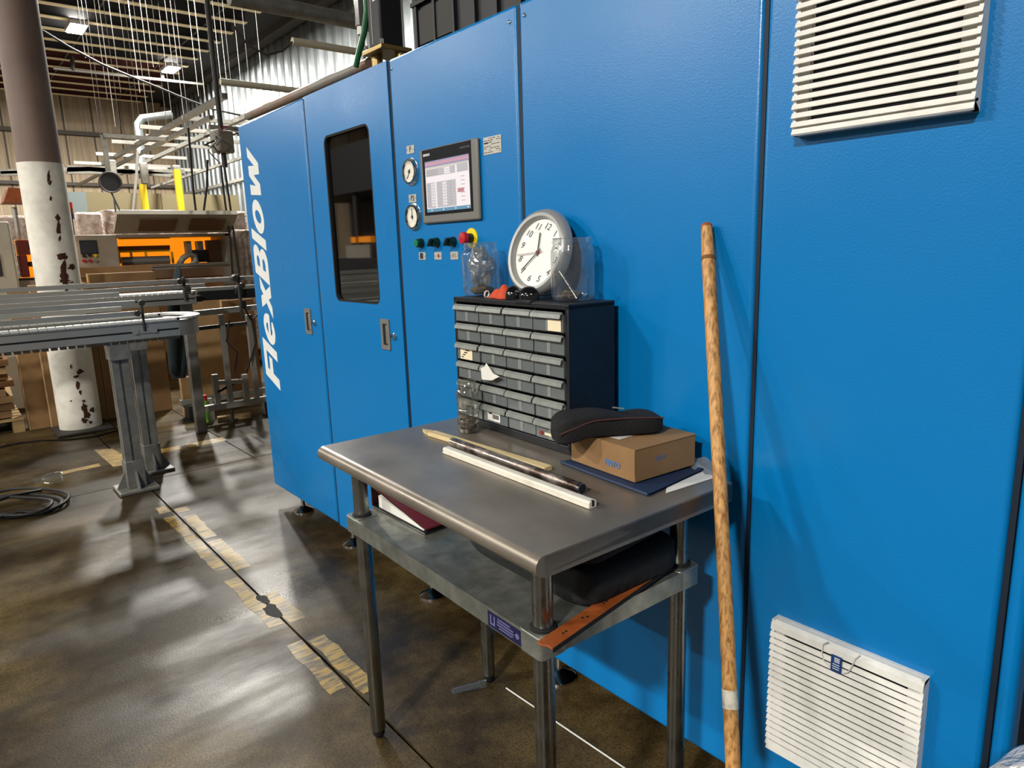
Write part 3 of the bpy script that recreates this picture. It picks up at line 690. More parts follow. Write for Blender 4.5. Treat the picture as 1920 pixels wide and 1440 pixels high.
tag(obj('loose_parts', blob((jl[0], jl[1], TOPZ+.016), .036, .034, .013, .08, 8, 22, 10, TOPZ+.0035), 'gravel', smooth=True), 'dark small parts at the bottom of the jar with the bag', 'parts', kind='stuff')
tag(obj('metal_scraps', blob((jr_[0]-.012, jr_[1], TOPZ+.013), .030, .030, .010, .16, 5, 22, 10, TOPZ+.003), 'gravel'), 'dark metal scraps at the bottom of the jar with drill bits', 'parts', kind='stuff')
def drillbit(p0, p1, r, label):
    p0, p1 = Vector(p0), Vector(p1); d = p1-p0; n = 60; a = d.normalized(); e1 = a.cross(Z_).normalized(); e2 = a.cross(e1)
    t = thing('drill_bit', label, 'drill bit', p0)
    mb = MB(); vs = []
    for i in range(n+1):
        tw = i/n*26
        for k in range(10):
            th = 2*PI*k/10; rr = r*(.62+.38*abs(math.cos(th)))
            vs.append(p0+d*(.30+.70*i/n)+(e1*math.cos(th+tw)+e2*math.sin(th+tw))*rr)
    mb.add(vs, [(i*10+k, i*10+(k+1) % 10, (i+1)*10+(k+1) % 10, (i+1)*10+k) for i in range(n) for k in range(10)]+[tuple(n*10+k for k in range(10))])
    obj('flute', mb, 'drill', t, smooth=True); obj('shank', MB().cyl(p0, p0+d*.31, r*.95, n=12), 'drill', t, smooth=True)
drillbit((jr_[0]+.038, jr_[1]-.022, TOPZ+.007), (jr_[0]-.040, jr_[1]-.006, TOPZ+.074), .0044, 'long spiral drill bit leaning inside the right jar')
drillbit((jr_[0]+.020, jr_[1]+.032, TOPZ+.006), (jr_[0]+.044, jr_[1]+.012, TOPZ+.056), .0022, 'short thin drill bit standing in the right jar')
# clock
clc = thing('wall_clock', 'round grey wall clock with white face leaning on the blue machine', 'clock', (-1.415, -.085, TOPZ))
tilt = math.radians(14); R_ = .119; spin = math.radians(-17)
bc = Vector((-1.418, -.064, TOPZ+.001+R_*math.cos(tilt)+.004))
nrm = Vector((0, -math.cos(tilt), math.sin(tilt))); upv = Vector((0, math.sin(tilt), math.cos(tilt))); rgt = X_
A1 = rgt*math.cos(spin)+upv*math.sin(spin); B1 = -rgt*math.sin(spin)+upv*math.cos(spin)
obj('rim', MB().lathe([(.001, -.016), (R_-.012, -.016), (R_-.001, -.006), (R_, .004), (R_-.006, .016), (R_-.014, .021), (R_-.022, .020), (R_-.026, .012), (R_-.0265, .004), (.001, .003)], bc, nrm, 56), 'clock_grey', clc, smooth=True)
obj('face', MB().lathe([(.001, .0045), (R_-.027, .0045), (R_-.027, .0035)], bc, nrm, 48), 'clock_face', clc)
for k in range(1, 13):
    a = math.radians(90-30*k); rr = .073
    o_ = bc+nrm*.0055+A1*(rr*math.cos(a))+B1*(rr*math.sin(a))
    text('numeral', str(k), .026, o_, A1, B1, 'hand_black', clc, 0, shear=.25, align='CENTER')
def hand(name, ang, ln, tail, wd, m, lift):
    a = math.radians(90-ang); dv = A1*math.cos(a)+B1*math.sin(a); c0 = bc+nrm*lift
    obj(name, MB().bar(c0-dv*tail, c0+dv*ln, wd, .0008, nrm), m, clc)
hand('hour_hand', 341, .054, .010, .0040, 'hand_black', .008)
hand('minute_hand', 211, .073, .014, .0032, 'hand_black', .009)
hand('second_hand', 248, .080, .020, .0014, 'hand_red', .010)
obj('hub', MB().lathe([(.005, .004), (.005, .011), (.001, .0115)], bc, nrm, 14), 'hand_red', clc)
obj('lens', MB().lathe([(R_-.024, .0125), (R_*.5, .0145), (.001, .015)], bc, nrm, 40), 'clock_lens', clc, smooth=True)
# orange cloth + ring, safety glasses
random.seed(2)
oc = thing('orange_cloth', 'small crumpled orange cloth pouch in front of the clock', 'cloth', (-1.505, -.135, TOPZ))
def clothfn(a, b):
    x = -1.548+.090*a; y = -.150+.050*b; hgt = math.sin(PI*min(1, max(0, a*1.02)))**.6*.036*(1-.45*b*b)*(1+.25*math.sin(9*a+4*b))
    return Vector((x+.010*b, y+.008*math.sin(7*a), TOPZ+.001+hgt*(1-abs(2*b-1)**3)))
obj('fabric', MB().grid(clothfn, 26, 14), 'orange_cloth', oc)
obj('cord_ring', MB().tube([(-1.552+.002*math.sin(t), -.146+.008*math.cos(t), TOPZ+.011+.009*math.sin(t)) for t in [2*PI*i/20 for i in range(20)]], .0022, 6, closed=True), 'paper', oc, smooth=True)
sg = thing('safety_glasses', 'dark glossy safety glasses lying in front of the clock', 'glasses', (-1.40, -.14, TOPZ))
for cx, rx in ((-1.452, .024), (-1.388, .036)):
    obj('lens', MB().grid(lambda a, b, cx=cx, rx=rx: Vector((cx+rx*math.cos(PI*(1-a)), -.128-.028*math.sin(PI*a)*math.sin(PI*b*.5+.05), TOPZ+.001+.036*math.cos(PI*b*.5)*(.35+.65*math.sin(PI*a)))), 18, 10), 'dark_lens', sg, smooth=True)
for cx in (-1.476, -1.352): obj('temple', MB().tube([(cx, -.128, TOPZ+.014), (cx+.01, -.10, TOPZ+.014), (cx+.012, -.06, TOPZ+.008)], .003, 6), 'black_plastic', sg, smooth=True)
obj('bridge', MB().tube([(-1.430, -.140, TOPZ+.02), (-1.424, -.146, TOPZ+.024), (-1.418, -.142, TOPZ+.02)], .003, 6), 'black_plastic', sg, smooth=True)
# ================================================================== ON THE TABLE
bt = (-1.560, -.224)
jar('plastic_bottle', 'small ribbed clear bottle of screws standing before the cabinet', bt[0], bt[1], TH, .031, .148, 'pet_small', .82, True, 'bottle')
tag(obj('screws', blob((bt[0], bt[1], TH+.022), .0265, .0265, .018, .05, 6, 22, 12, TH+.003), 'gravel'), 'screws and washers filling the bottom of the small bottle', 'screws', kind='stuff')
def lay(name, label, cat, pa, pb): return thing(name, label, cat, ((pa[0]+pb[0])/2, (pa[1]+pb[1])/2, TH))
st = thing('wooden_stick', 'flat chipped wooden stick lying behind the metal tube', 'stick', (-1.39, -.315, TH))
pa, pb = Vector((-1.655, -.322, TH+.0065)), Vector((-1.137, -.306, TH+.0065))
obj('shaft', MB().bar(pa+Vector((.05, .0015, 0)), pb, .026, .012), 'wood_stick', st, bevel=.0015)
dv = (pb-pa).normalized(); nv = Vector((-dv.y, dv.x, 0))
obj('broken_tip', MB().prism([(0, .003), (.02, -.004), (.05, -.012), (.052, .012), (.03, .011)], dv, nv, pa+Vector((0, .001, -.006)), Z_, .009), 'wood_stick', st)
tu = thing('metal_tube', 'worn steel tube with a capped end lying on the table', 'tube', (-1.21, -.352, TH))
ta, tb2 = Vector((-1.470, -.343, TH+.0125)), Vector((-.978, -.358, TH+.0125))
obj('pipe', MB().cyl(ta, tb2, .0122, n=24), 'tube_steel', tu, smooth=True)
obj('end_cap', MB().cyl(tb2-Vector((.006, 0, 0)), tb2+Vector((.0015, 0, 0)), .0128, n=24), 'chrome', tu, smooth=True)
obj('end_plug', MB().cyl(tb2+Vector((.001, 0, 0)), tb2+Vector((.0022, 0, 0)), .0108, n=24), 'fixture_black', tu)
pf_ = thing('plastic_profile', 'white plastic channel strip lying at the front of the table', 'profile', (-1.17, -.395, TH))
p0, p1 = Vector((-1.438, -.386, TH)), Vector((-.908, -.398, TH)); dv = (p1-p0).normalized(); nv = Vector((-dv.y, dv.x, 0))
obj('channel', MB().prism([(-.010, 0), (.010, 0), (.011, .012), (.008, .0155), (-.008, .0155), (-.011, .012)], nv, Z_, p0, dv, (p1-p0).length), 'profile_white', pf_, bevel=.001)
obj('side_rib', MB().prism([(-.0122, .0015), (-.0100, .0015), (-.0100, .0035), (-.0122, .0035)], nv, Z_, p0, dv, (p1-p0).length), 'profile_white', pf_)
obj('end_slot', MB().prism([(-.003, .004), (.003, .004), (.003, .0158), (-.003, .0158)], nv, Z_, p1-dv*.004, dv, .0046), 'black_matte', pf_)
# folder, papers, box, pouch
tag(obj('paper_sheet', MB().add([(-1.00, -.03, TH+.0012), (-.858, -.232, TH+.0012), (-.842, -.058, TH+.0012), (-.95, .0-.012, TH+.0012)], [(0, 1, 2, 3)]).add([(-1.00, -.03, TH+.0006), (-.858, -.232, TH+.0006), (-.842, -.058, TH+.0006), (-.95, -.012, TH+.0006)], [(3, 2, 1, 0)]), 'paper'), 'white paper sheets sticking out under the blue folder', 'paper')
def filmfn(a, b):
    return Vector((-1.00+.150*a, -.075+.045*b, TH+.003+.016*b*b*(1+.3*math.sin(13*a))+.003*math.sin(21*a+6*b)))
tag(obj('plastic_sleeve', MB().grid(filmfn, 26, 8), 'bag_film'), 'clear crinkled plastic sleeve between the carton and the machine', 'sleeve')
fo = thing('blue_folder', 'dark blue folder lying under the brown carton', 'folder', (-1.01, -.17, TH))
f1, f2, f3, f4 = Vector((-1.158, -.244, 0)), Vector((-.872, -.270, 0)), Vector((-.888, -.052, 0)), Vector((-1.150, -.035, 0))
for nm, z0, ins in (('bottom_cover', TH+.0016, 0), ('top_cover', TH+.0052, .002)):
    def ff(a, b, z0=z0, nm=nm):
        p = (f1*(1-a)+f2*a)*(1-b)+(f4*(1-a)+f3*a)*b
        lift = .003*math.sin(PI*a)*(1-b) if nm == 'top_cover' else 0
        return Vector((p.x, p.y, z0+lift))
    mb = MB().grid(ff, 14, 8); n = len(mb.v); mb.add([v-Vector((0, 0, .001)) for v in mb.v[:n]], [f[::-1] for f in mb.f])
    obj(nm, mb, 'folder_blue', fo)
obj('folded_spine', MB().tube([f1+Vector((0, -.001, TH+.0047)), f1*.5+f2*.5+Vector((0, -.003, TH+.0052)), f2+Vector((0, -.001, TH+.0047))], .0042, 8), 'folder_blue', fo, smooth=True)
BXA = -.085; box_o = Vector((-1.141, -.228, TH+.0092))
cb = thing('cardboard_carton', 'small brown cardboard carton marked FESTO under the black pouch', 'box', box_o, BXA)
bw, bd, bh = .213, .192, .072
obj('carton_body', MB().box(0, bw, 0, bd, 0, bh), 'cardboard', cb, local=True, bevel=.0015)
obj('flap', MB().box(-.001, bw*.5, -.001, bd+.001, bh, bh+.0025).box(bw*.5+.002, bw+.001, -.001, bd+.001, bh, bh+.002), 'cardboard', cb, local=True)
obj('front_tuck', MB().prism([(.45*bw, bh), (bw+.0005, bh), (bw+.0005, .018), (.90*bw, .030), (.62*bw, .050)], X_, Z_, (0, -.0016, 0), Y_, .0016), 'cardboard', cb, local=True)
obj('shipping_label', MB().prism([(.05, .02), (.135, .03), (.125, .165), (.045, .16)], X_, Y_, (0, 0, bh+.0026), Z_, .0005), 'paper', cb, local=True)
mb = MB()
for r in range(7): mb.box(.062, .062+random.uniform(.02, .05), .05+r*.014, .054+r*.014, bh+.0031, bh+.0034)
obj('label_print', mb, 'ink', cb, local=True)
text('brand_print', 'FESTO', .017, (.120, -.0018, .026), X_, Z_, 'festo_blue', cb, 0, local=True, bold=.0007)
text('side_print', 'FESTO', .013, (bw+.0006, .06, .040), Y_, Z_, 'festo_blue', cb, 0, local=True, bold=.0002)
po = thing('tool_pouch', 'black fabric zip pouch lying across the brown carton', 'pouch', (-1.065, -.20, TH+.085))
pax = (Vector((-.990, -.085, 0))-Vector((-1.118, -.300, 0))); plen = pax.length; pax.normalize(); psd = Vector((pax.y, -pax.x, 0)); pc = Vector((-1.062, -.190, TH+.0865))
def pouchfn(a, b):
    th = 2*PI*b; c, s = math.cos(th), math.sin(th); ex = .24
    px = math.copysign(abs(c)**ex, c); pz = math.copysign(abs(s)**ex, s); k = (1-abs(2*a-1)**10)
    end = .5+.5*k if a not in (0, 1) else .0
    ww = .046*(1+.05*math.sin(9*a)); hh = .0265*(1+.12*math.sin(5*a+1)+.05*math.sin(17*a))*(1.06-.28*a)
    droop = -.022*max(0, .30-a)/.30
    return pc+pax*(plen*(a-.5)*1.06)+psd*(ww*px*end)+Z_*(hh*pz*end+droop+hh)
obj('pouch_body', MB().grid(pouchfn, 30, 28), 'pouch', po, smooth=True)
zp = [pc+pax*(plen*(t-.5)*.98)+psd*.0475+Z_*(.036-.022*max(0, .3-t)/.3+.006*math.sin(3*t)) for t in [i/12 for i in range(13)]]
obj('zipper', MB().tube(zp, .0016, 6), 'zip_red', po, smooth=True)
obj('zip_pull', MB().obox(pc+Vector((.02, .02, .057)), (.03, .006, .002), Matrix.Rotation(.3, 3, 'Z')), 'grey_bezel', po)
# ---- under the table, on the shelf
def TP(a, b, z): return TM@Vector((a, b, z))
bn = thing('ring_binder', 'dark red ring binder leaning on the lower shelf, white pages showing', 'binder', TP(.18, .2, TS))
bx0, bx1, by0, by1 = -1.690, -1.416, -.476, -.270
obj('back_cover', MB().box(bx0, bx1, by0, by1, TS+.001, TS+.005), 'binder_black', bn)
def wedge(x0, x1, y0, y1, za, zb, zc, zd): return MB().add([(x0,y0,za),(x1,y0,zb),(x1,y1,zb),(x0,y1,za),(x0,y0,zc),(x1,y0,zd),(x1,y1,zd),(x0,y1,zc)], [(0,3,2,1),(4,5,6,7),(0,1,5,4),(1,2,6,5),(2,3,7,6),(3,0,4,7)])
obj('pages', wedge(bx0+.03, bx1-.015, by0+.004, by1-.01, TS+.006, TS+.006, TS+.040, TS+.010), 'paper', bn)
obj('front_cover', wedge(bx0+.004, bx1, by0, by1, TS+.060, TS+.012, TS+.064, TS+.016), 'binder_red', bn)
obj('cover_edge', MB().tube([(bx0+.004, by0-.001, TS+.0625), (bx1, by0-.001, TS+.014)], .0016, 6).tube([(bx0, by0-.001, TS+.003), (bx1, by0-.001, TS+.003)], .0014, 6), 'chrome', bn, smooth=True)
obj('spine', MB().box(bx0-.004, bx0, by0, by1, TS+.001, TS+.063), 'binder_red', bn)
bgk = thing('soft_case', 'black soft case stuffed onto the right of the lower shelf', 'case', TP(.72, .3, TS))
def casefn(a, b, lo, hi, x0, x1, y0, y1, sag):
    th = 2*PI*b; c, s = math.cos(th), math.sin(th); px = math.copysign(abs(c)**.35, c); pz = math.copysign(abs(s)**.35, s)
    k = (1-abs(2*a-1)**12); k = k if k > 0 else 0
    zz = (lo+hi)/2+(hi-lo)/2*pz*(.3+.7*k)+sag*a
    p = TP((x0+x1)/2+(x1-x0)/2*px*(.3+.7*k if 0 < a < 1 else 0), y0+(y1-y0)*a, zz if 0 < a < 1 else (lo+hi)/2+sag*a)
    return p
obj('lower_bag', MB().grid(lambda a, b: casefn(a, b, TS+.002, TS+.088, .44, .868, .150, .475, .0), 24, 28), 'bag_black', bgk, smooth=True)
obj('upper_flap', MB().grid(lambda a, b: casefn(a, b, TS+.088, TS+.120, .44, .862, .16, .475, .026), 24, 28), 'bag_black', bgk, smooth=True)
lv = thing('brown_strap', 'flat brown punched strap sticking out over the shelf corner', 'strap', TP(.82, .1, TS))
l0, l1 = U(1022, 1217, z=TS+.006), U(1195, 1098, z=TS+.006); ldv = (l1-l0).normalized(); lnv = Vector((-ldv.y, ldv.x, 0)); ll = (l1-l0).length+.08
obj('strap_body', MB().prism([(0, -.018), (ll, -.018), (ll, .018), (0, .018), (-.004, .006), (.002, -.004)], ldv, lnv, l0+Z_*.0035, Z_, .005), 'strap_brown', lv, bevel=.001)
obj('strap_edge', MB().prism([(0, -.0195), (ll, -.0195), (ll, -.0175), (0, -.0175)], ldv, lnv, l0+Z_*.0005, Z_, .008), 'black_matte', lv)
mb = MB()
for d_ in (.05, .058, .115, .124, .185, .195): mb.lathe([(.0028, .0), (.0028, .0004), (.0002, .0004)], l0+ldv*d_+Z_*.0085+lnv*(.003 if int(d_*1000) % 2 else -.002), (0, 0, 1), 10)
obj('punched_hole', mb, 'black_matte', lv)
# ================================================================== POLE
pl_ = thing('wooden_pole', 'long round wooden pole leaning against the blue machine', 'pole', (-.70, -.19, 0))
ptop = Vector((-.921, -.0185, 1.425)); pmid = U(1372, 1440, y=-.29); pd = (pmid-ptop).normalized(); pbot = ptop+pd*((ptop.z-.004)/-pd.z)
pl_.location = pbot; WM[pl_] = Matrix.Translation(pbot)
mbp = MB(); k = 16; mbp.tube([ptop+(pbot-ptop)*(i/k)+X_*(.004*math.sin(PI*i/k)) for i in range(k+1)], [.0125]+[.0145]*k, 18)
obj('shaft', mbp, 'pole_wood', pl_, smooth=True)
obj('pole_tip', MB().lathe([(.0128, 0), (.0125, .004), (.009, .008), (.001, .009)], ptop-pd*-.001, -pd, 18), 'strap_brown', pl_, smooth=True)
for t0, t1, m in ((.632, .655, 'tape_white'), (.045, .050, 'cardboard_dark')):
    a, b = ptop+(pbot-ptop)*t0, ptop+(pbot-ptop)*t1; bow = X_*(.004*math.sin(PI*t0))
    obj('tape_wrap', MB().tube([a+bow, b+bow], .0155, 18), m, pl_, smooth=True)
# ================================================================== ON THE FLOOR NEAR THE TABLE
pa, pb = U(846, 1297, z=.010), U(912, 1281, z=.013); dv = (pb-pa).normalized(); ln = (pb-pa).length
pf2 = thing('bottle_preform', 'clear plastic bottle preform lying on the floor under the table', 'preform', (pa+pb)/2-Z_*.011)
obj('tube_body', MB().lathe([(.001, 0), (.006, .002), (.009, .008), (.0095, ln*.72), (.011, ln*.78), (.011, ln*.80)], pa, dv, 20), 'pet', pf2, smooth=True)
obj('threaded_neck', MB().lathe([(.0145, ln*.80), (.0145, ln*.82), (.0115, ln*.83), (.0125, ln*.87), (.0115, ln*.9), (.0125, ln*.94), (.0115, ln)], pa, dv, 20), 'pet', pf2, smooth=True)
tag(obj('white_rod', MB().tube([U(949, 1290, z=.004), U(1060, 1365, z=.004), U(1260, 1500, z=.004)], .0024, 8), 'wire_white', smooth=True), 'thin white rod lying on the dark floor beneath the machine', 'rod')
# wrapped bundle at the lower right
wq = thing('wrapped_bundle', 'silvery film-wrapped bundle at the lower right corner', 'bundle', (-.100, -.37, 0))
def wrapfn(a, b):
    th = 2*PI*a; z = .002+(.742)*b; rr = .150*(1+.05*math.sin(5*th+9*b)+.035*math.sin(11*th-14*b)+.02*math.sin(23*b+3*th))
    if b > .84: rr *= math.sqrt(max(0.0, 1-((b-.84)/.165)**2))
    return Vector((-.100+rr*math.cos(th), -.37+rr*math.sin(th), z+.012*math.sin(3*th)*b))
obj('film_wrap', MB().grid(wrapfn, 48, 44), 'wrap_silver', wq, smooth=True)
# ================================================================== CONVEYORS
cv = thing('conveyor', 'silver chain conveyor on two footed posts in front of the column', 'conveyor', (-4.8, -.5, 0))
CX0, CX1, CZ = -4.575, -5.02, 1.02
for x in (CX0, CX1):
    bmr = obj('side_beam', MB().box(x-.022, x+.022, -3.0, -.20, CZ-.10, CZ-.008), 'alu', cv, bevel=.003)
    sx = x+.0225 if x == CX0 else x-.0225
    obj('beam_slot', MB().box(min(sx, sx-.001), max(sx, sx+.0005), -3.0, -.21, CZ-.060, CZ-.050), 'black_matte', bmr)
    obj('chain_track', MB().box(x-.03, x+.03, -3.0, -.20, CZ-.008, CZ), 'alu', bmr)
xm, rw = (CX0+CX1)/2, (CX0-CX1)/2
arc = [(xm+(rw+.022)*math.cos(a), -.20+.16*math.sin(a)) for a in [PI*i/16 for i in range(17)]]
obj('end_plate', MB().prism(arc, X_, Y_, (0, 0, CZ-.10), Z_, .092), 'alu', cv, smooth=True)
mb = MB()
for i in range(66):
    y = -3.0+i*.0425
    for x in (CX0, CX1): mb.box(x-.034, x+.034, y, y+.034, CZ, CZ+.014)
for i in range(18):
    a = PI*i/17; cx, cy = xm+rw*math.cos(a), -.20+.14*math.sin(a)
    mb.obox((cx, cy, CZ+.007), (.068, .034, .014), Matrix.Rotation(a, 3, 'Z'))
tag(obj('chain_slats', mb, 'chain_white', cv), kind='stuff')
mb = MB()
for i in range(66): mb.box(CX0-.02, CX0+.02, -3.0+i*.0425, -2.97+i*.0425, CZ-.115, CZ-.10)
tag(obj('return_chain', mb, 'rod_dark', cv), kind='stuff')
for z, x in ((CZ+.055, CX0+.01), (CZ+.115, CX0-.03), (CZ+.06, CX1), (CZ+.15, CX1)):
    obj('guide_rail', MB().bar((x, -3.0, z), (x, -.42, z), .012, .028), 'alu', cv)
for y in (-.40, -1.2, -2.0):
    b = obj('rail_bracket', MB().cyl((CX0+.03, y, CZ-.05), (CX0+.03, y, CZ+.13), .008, n=10).cyl((CX0+.02, y-.03, CZ+.055), (CX0+.055, y-.03, CZ+.055), .017, n=12).cyl((CX0+.02, y, CZ+.115), (CX0+.055, y, CZ+.115), .017, n=12), 'rod_dark', cv, smooth=True)
    obj('bracket_foot', MB().cyl((CX0+.02, y-.05, CZ-.05), (CX0+.034, y-.05, CZ-.05), .018, n=12).cyl((CX0+.02, y+.05, CZ-.05), (CX0+.034, y+.05, CZ-.05), .018, n=12).box(CX0+.022, CX0+.030, y-.06, y+.06, CZ-.065, CZ-.035), 'alu', b, smooth=True)
for (px, py) in ((-4.635, -.545), (-4.965, -.375)):
    q = .045
    cro = [(-q,-q),(-.008,-q),(-.008,-q+.012),(.008,-q+.012),(.008,-q),(q,-q),(q,-.008),(q-.012,-.008),(q-.012,.008),(q,.008),(q,q),(.008,q),(.008,q-.012),(-.008,q-.012),(-.008,q),(-q,q),(-q,.008),(-q+.012,.008),(-q+.012,-.008),(-q,-.008)]
    p = obj('post', MB().prism(cro, X_, Y_, (px, py, .02), Z_, CZ-.13), 'alu_dull', cv)
    obj('foot_plate', MB().box(px-.11, px+.11, py-.11, py+.11, 0, .02), 'alu_dull', p, bevel=.004)
    obj('foot_sleeve', MB().box(px-.052, px+.052, py-.052, py+.052, .02, .19), 'alu_dull', p, bevel=.004)
    for dx, dy in ((1,0),(-1,0),(0,1),(0,-1)):
        d_ = Vector((dx, dy, 0)); n_ = Vector((-dy, dx, 0))
        obj('gusset', MB().prism([(.05, .02), (.105, .02), (.05, .13)], d_, Z_, Vector((px, py, 0))-n_*.006, n_, .012), 'alu_dull', p)
    obj('top_clamp', MB().box(px-.05, px+.075 if px > -4.8 else px+.05, py-.055, py+.055, CZ-.21, CZ-.09), 'alu_dull', p, bevel=.004)
c2 = thing('conveyor', 'second silver conveyor running behind the first one and the column', 'conveyor', (-5.7, -.5, 0))
GX = -5.68
def zx(u, v, x=GX): return U(u, v, x=x).z
zt2, zb2 = zx(0, 571), zx(0, 596)
for x in (GX, GX-.20):
    obj('side_beam', MB().box(x-.02, x+.02, -3.2, .22, zb2, zt2), 'alu', c2, bevel=.003)
    obj('beam_slot', MB().box(x+.0202, x+.021, -3.2, .21, (zb2+zt2)/2-.006, (zb2+zt2)/2+.004), 'black_matte', c2)
mb = MB()
for i in range(86): mb.box(GX-.21, GX+.01, -3.2+i*.04, -3.168+i*.04, zt2, zt2+.012)
tag(obj('chain_slats', mb, 'chain_white', c2), kind='stuff')
for v in (545, 557): 
    z = zx(0, v); obj('guide_rail', MB().bar((GX, -3.2, z), (GX, .30, z), .012, .03), 'alu', c2)
z = zx(0, 545, GX-.25); obj('guide_rail', MB().bar((GX-.25, -3.2, z), (GX-.25, .30, z), .012, .03), 'alu', c2)
for (u, v0, v1) in ((341, 520, 556), (443, 514, 590)):
    a, b = U(u, v0, x=GX), U(u, v1, x=GX)
    br = obj('rail_bracket', MB().cyl((a.x+.03, a.y, a.z), (a.x+.03, a.y, b.z-.03), .012, n=10).cyl((a.x, a.y-.03, a.z-.03), (a.x+.06, a.y-.03, a.z-.03), .022, n=10).cyl((a.x, a.y+.02, a.z-.09), (a.x+.06, a.y+.02, a.z-.09), .022, n=10), 'rod_dark', c2, smooth=True)
for (u, w_) in ((351, .075),):
    a = U(u, 590, x=GX-.1); obj('leg', MB().box(a.x-w_/2, a.x+w_/2, a.y-w_/2, a.y+w_/2, 0, zb2), 'alu_dull', c2, bevel=.006)
# aluminium machine stand between the conveyor and the blue machine
sx = -6.0
stn = thing('aluminium_stand', 'aluminium profile stand with uprights beside the left edge of the blue machine', 'stand', (sx, .5, 0))
def bx(u, v): return U(u, v, x=sx)
def mem(name, ua, va, ub, vb, wd, m='alu', par=stn, x=None):
    a, b = U(ua, va, x=x or sx), U(ub, vb, x=x or sx); return obj(name, MB().bar(a, b, wd, wd), m, par)
mem('top_rail', 340, 528, 492, 520, .035); mem('top_rail', 340, 545, 492, 536, .03); mem('top_rail', 365, 588, 492, 575, .045)
mem('dark_rail', 372, 555, 486, 548, .075, 'fixture_black'); mem('cross_rail', 355, 618, 470, 605, .03, 'rod_dark')
for u, v0 in ((414, 590), (465, 590)):
    a = U(u, v0, x=sx); obj('upright', MB().box(a.x-.02, a.x+.02, a.y-.02, a.y+.02, .12, a.z), 'alu', stn)
a, b = bx(362, 755), bx(500, 752)
obj('base_rail', MB().bar((sx, a.y, .14), (sx, b.y+.3, .14), .05, .05), 'alu', stn); obj('base_rail', MB().bar((sx-.4, a.y, .14), (sx-.4, b.y+.3, .14), .05, .05), 'alu', stn)
for yy_ in (a.y+.06, a.y+.30, a.y+.6):
    obj('leveling_foot', MB().cyl((sx, yy_, 0), (sx, yy_, .12), .015, n=10).cyl((sx, yy_, 0), (sx, yy_, .014), .04, n=14), 'rod_dark', stn, smooth=True)
for u in (402, 458):
    p0 = U(u, 702, x=sx-.02); obj('short_post', MB().box(p0.x-.022, p0.x+.022, p0.y-.022, p0.y+.022, .165, p0.z), 'alu', stn)
mem('short_rail', 400, 718, 462, 714, .035); mem('brace', 408, 735, 450, 712, .02, 'fixture_black')
# gripper clutter on the stand
cl = thing('gripper_head', 'tangle of black clamps and hoses on top of the aluminium stand', 'gripper', bx(450, 540))
for (u, v, s) in ((443, 520, .05), (447, 545, .06), (372, 560, .05), (455, 570, .05)):
    p = U(u, v, x=sx+.05); obj('clamp_block', MB().box(p.x-s/2, p.x+s/2, p.y-s/2, p.y+s/2, p.z-s/2, p.z+s/2), 'fixture_black', cl, bevel=.006)
for pts in ([(430, 600), (425, 640), (445, 660), (440, 700)], [(470, 590), (480, 640), (462, 700)], [(450, 560), (470, 600), (484, 590)]):
    obj('hose', MB().tube([U(u, v, x=sx+.04) for u, v in pts], .008, 8), 'cable_black', cl, smooth=True)
jk = thing('dark_jacket', 'dark work jacket hanging from the conveyor frame', 'jacket', U(333, 705, x=-6.02)) 
def jacketfn(a, b):
    v = 498+210*b; hw = (2+16*min(1, b*3.5))*(1 if b < .85 else 1-.35*(b-.85)/.15)
    p = U(333+3*b, v, x=-6.03); wd = hw/1300*5.3; th = 2*PI*a
    return Vector((p.x+.05*math.cos(th)*(1+.2*math.sin(6*b+3*th)), p.y+wd*math.sin(th)*(1+.12*math.sin(11*b+2*th)), p.z))
obj('body', MB().grid(jacketfn, 28, 26), 'jacket', jk, smooth=True)
obj('sleeve', MB().tube([U(322, 560, x=-5.97), U(322, 630, x=-5.96), U(325, 700, x=-5.97)], [.035, .04, .03], 10), 'jacket', jk, smooth=True)
# ================================================================== COLUMN
COLX, COLY, CR = -6.70, -.53, .150
col = thing('round_column', 'round building column, brown above and chipped white paint below', 'column', (COLX, COLY, 0))
obj('upper_shaft', MB().cyl((COLX, COLY, 2.14), (COLX, COLY, ZC), CR, n=40), 'column_brown', col, smooth=True)
lo_ = obj('painted_sleeve', MB().cyl((COLX, COLY, 0), (COLX, COLY, 2.14), CR+.006, n=40), 'concrete_col', col, smooth=True); lo_['label'] = 'chipped white painted lower shaft'
random.seed(21)
def colpt(u, v, lift=.002):
    """point on the column's surface along the photograph's ray"""
    d = fw+RT*((u-960)/F_PX)+UP*((720-v)/F_PX); o2 = Vector((CAM.x-COLX, CAM.y-COLY)); d2 = Vector((d.x, d.y)); r = CR+.006+lift
    A = d2.dot(d2); B = 2*o2.dot(d2); Cc = o2.dot(o2)-r*r; D = B*B-4*A*Cc
    if D < 0: return None
    return CAM+d*((-B-math.sqrt(D))/(2*A))
def chip(u, v, su, sv):
    n = 13; ph = random.uniform(0, 6); pts = []
    for i in range(n):
        a = 2*PI*i/n; k = random.uniform(.55, 1.2); p = colpt(u+su*k*math.cos(a), v+sv*k*math.sin(a)); 
        if p is None: return
        pts.append(p)
    c = colpt(u, v, .003); mb = MB(); mb.add([c]+pts, [(0, 1+i, 1+(i+1) % n) for i in range(n)]); obj('paint_chip', mb, 'rust', col)
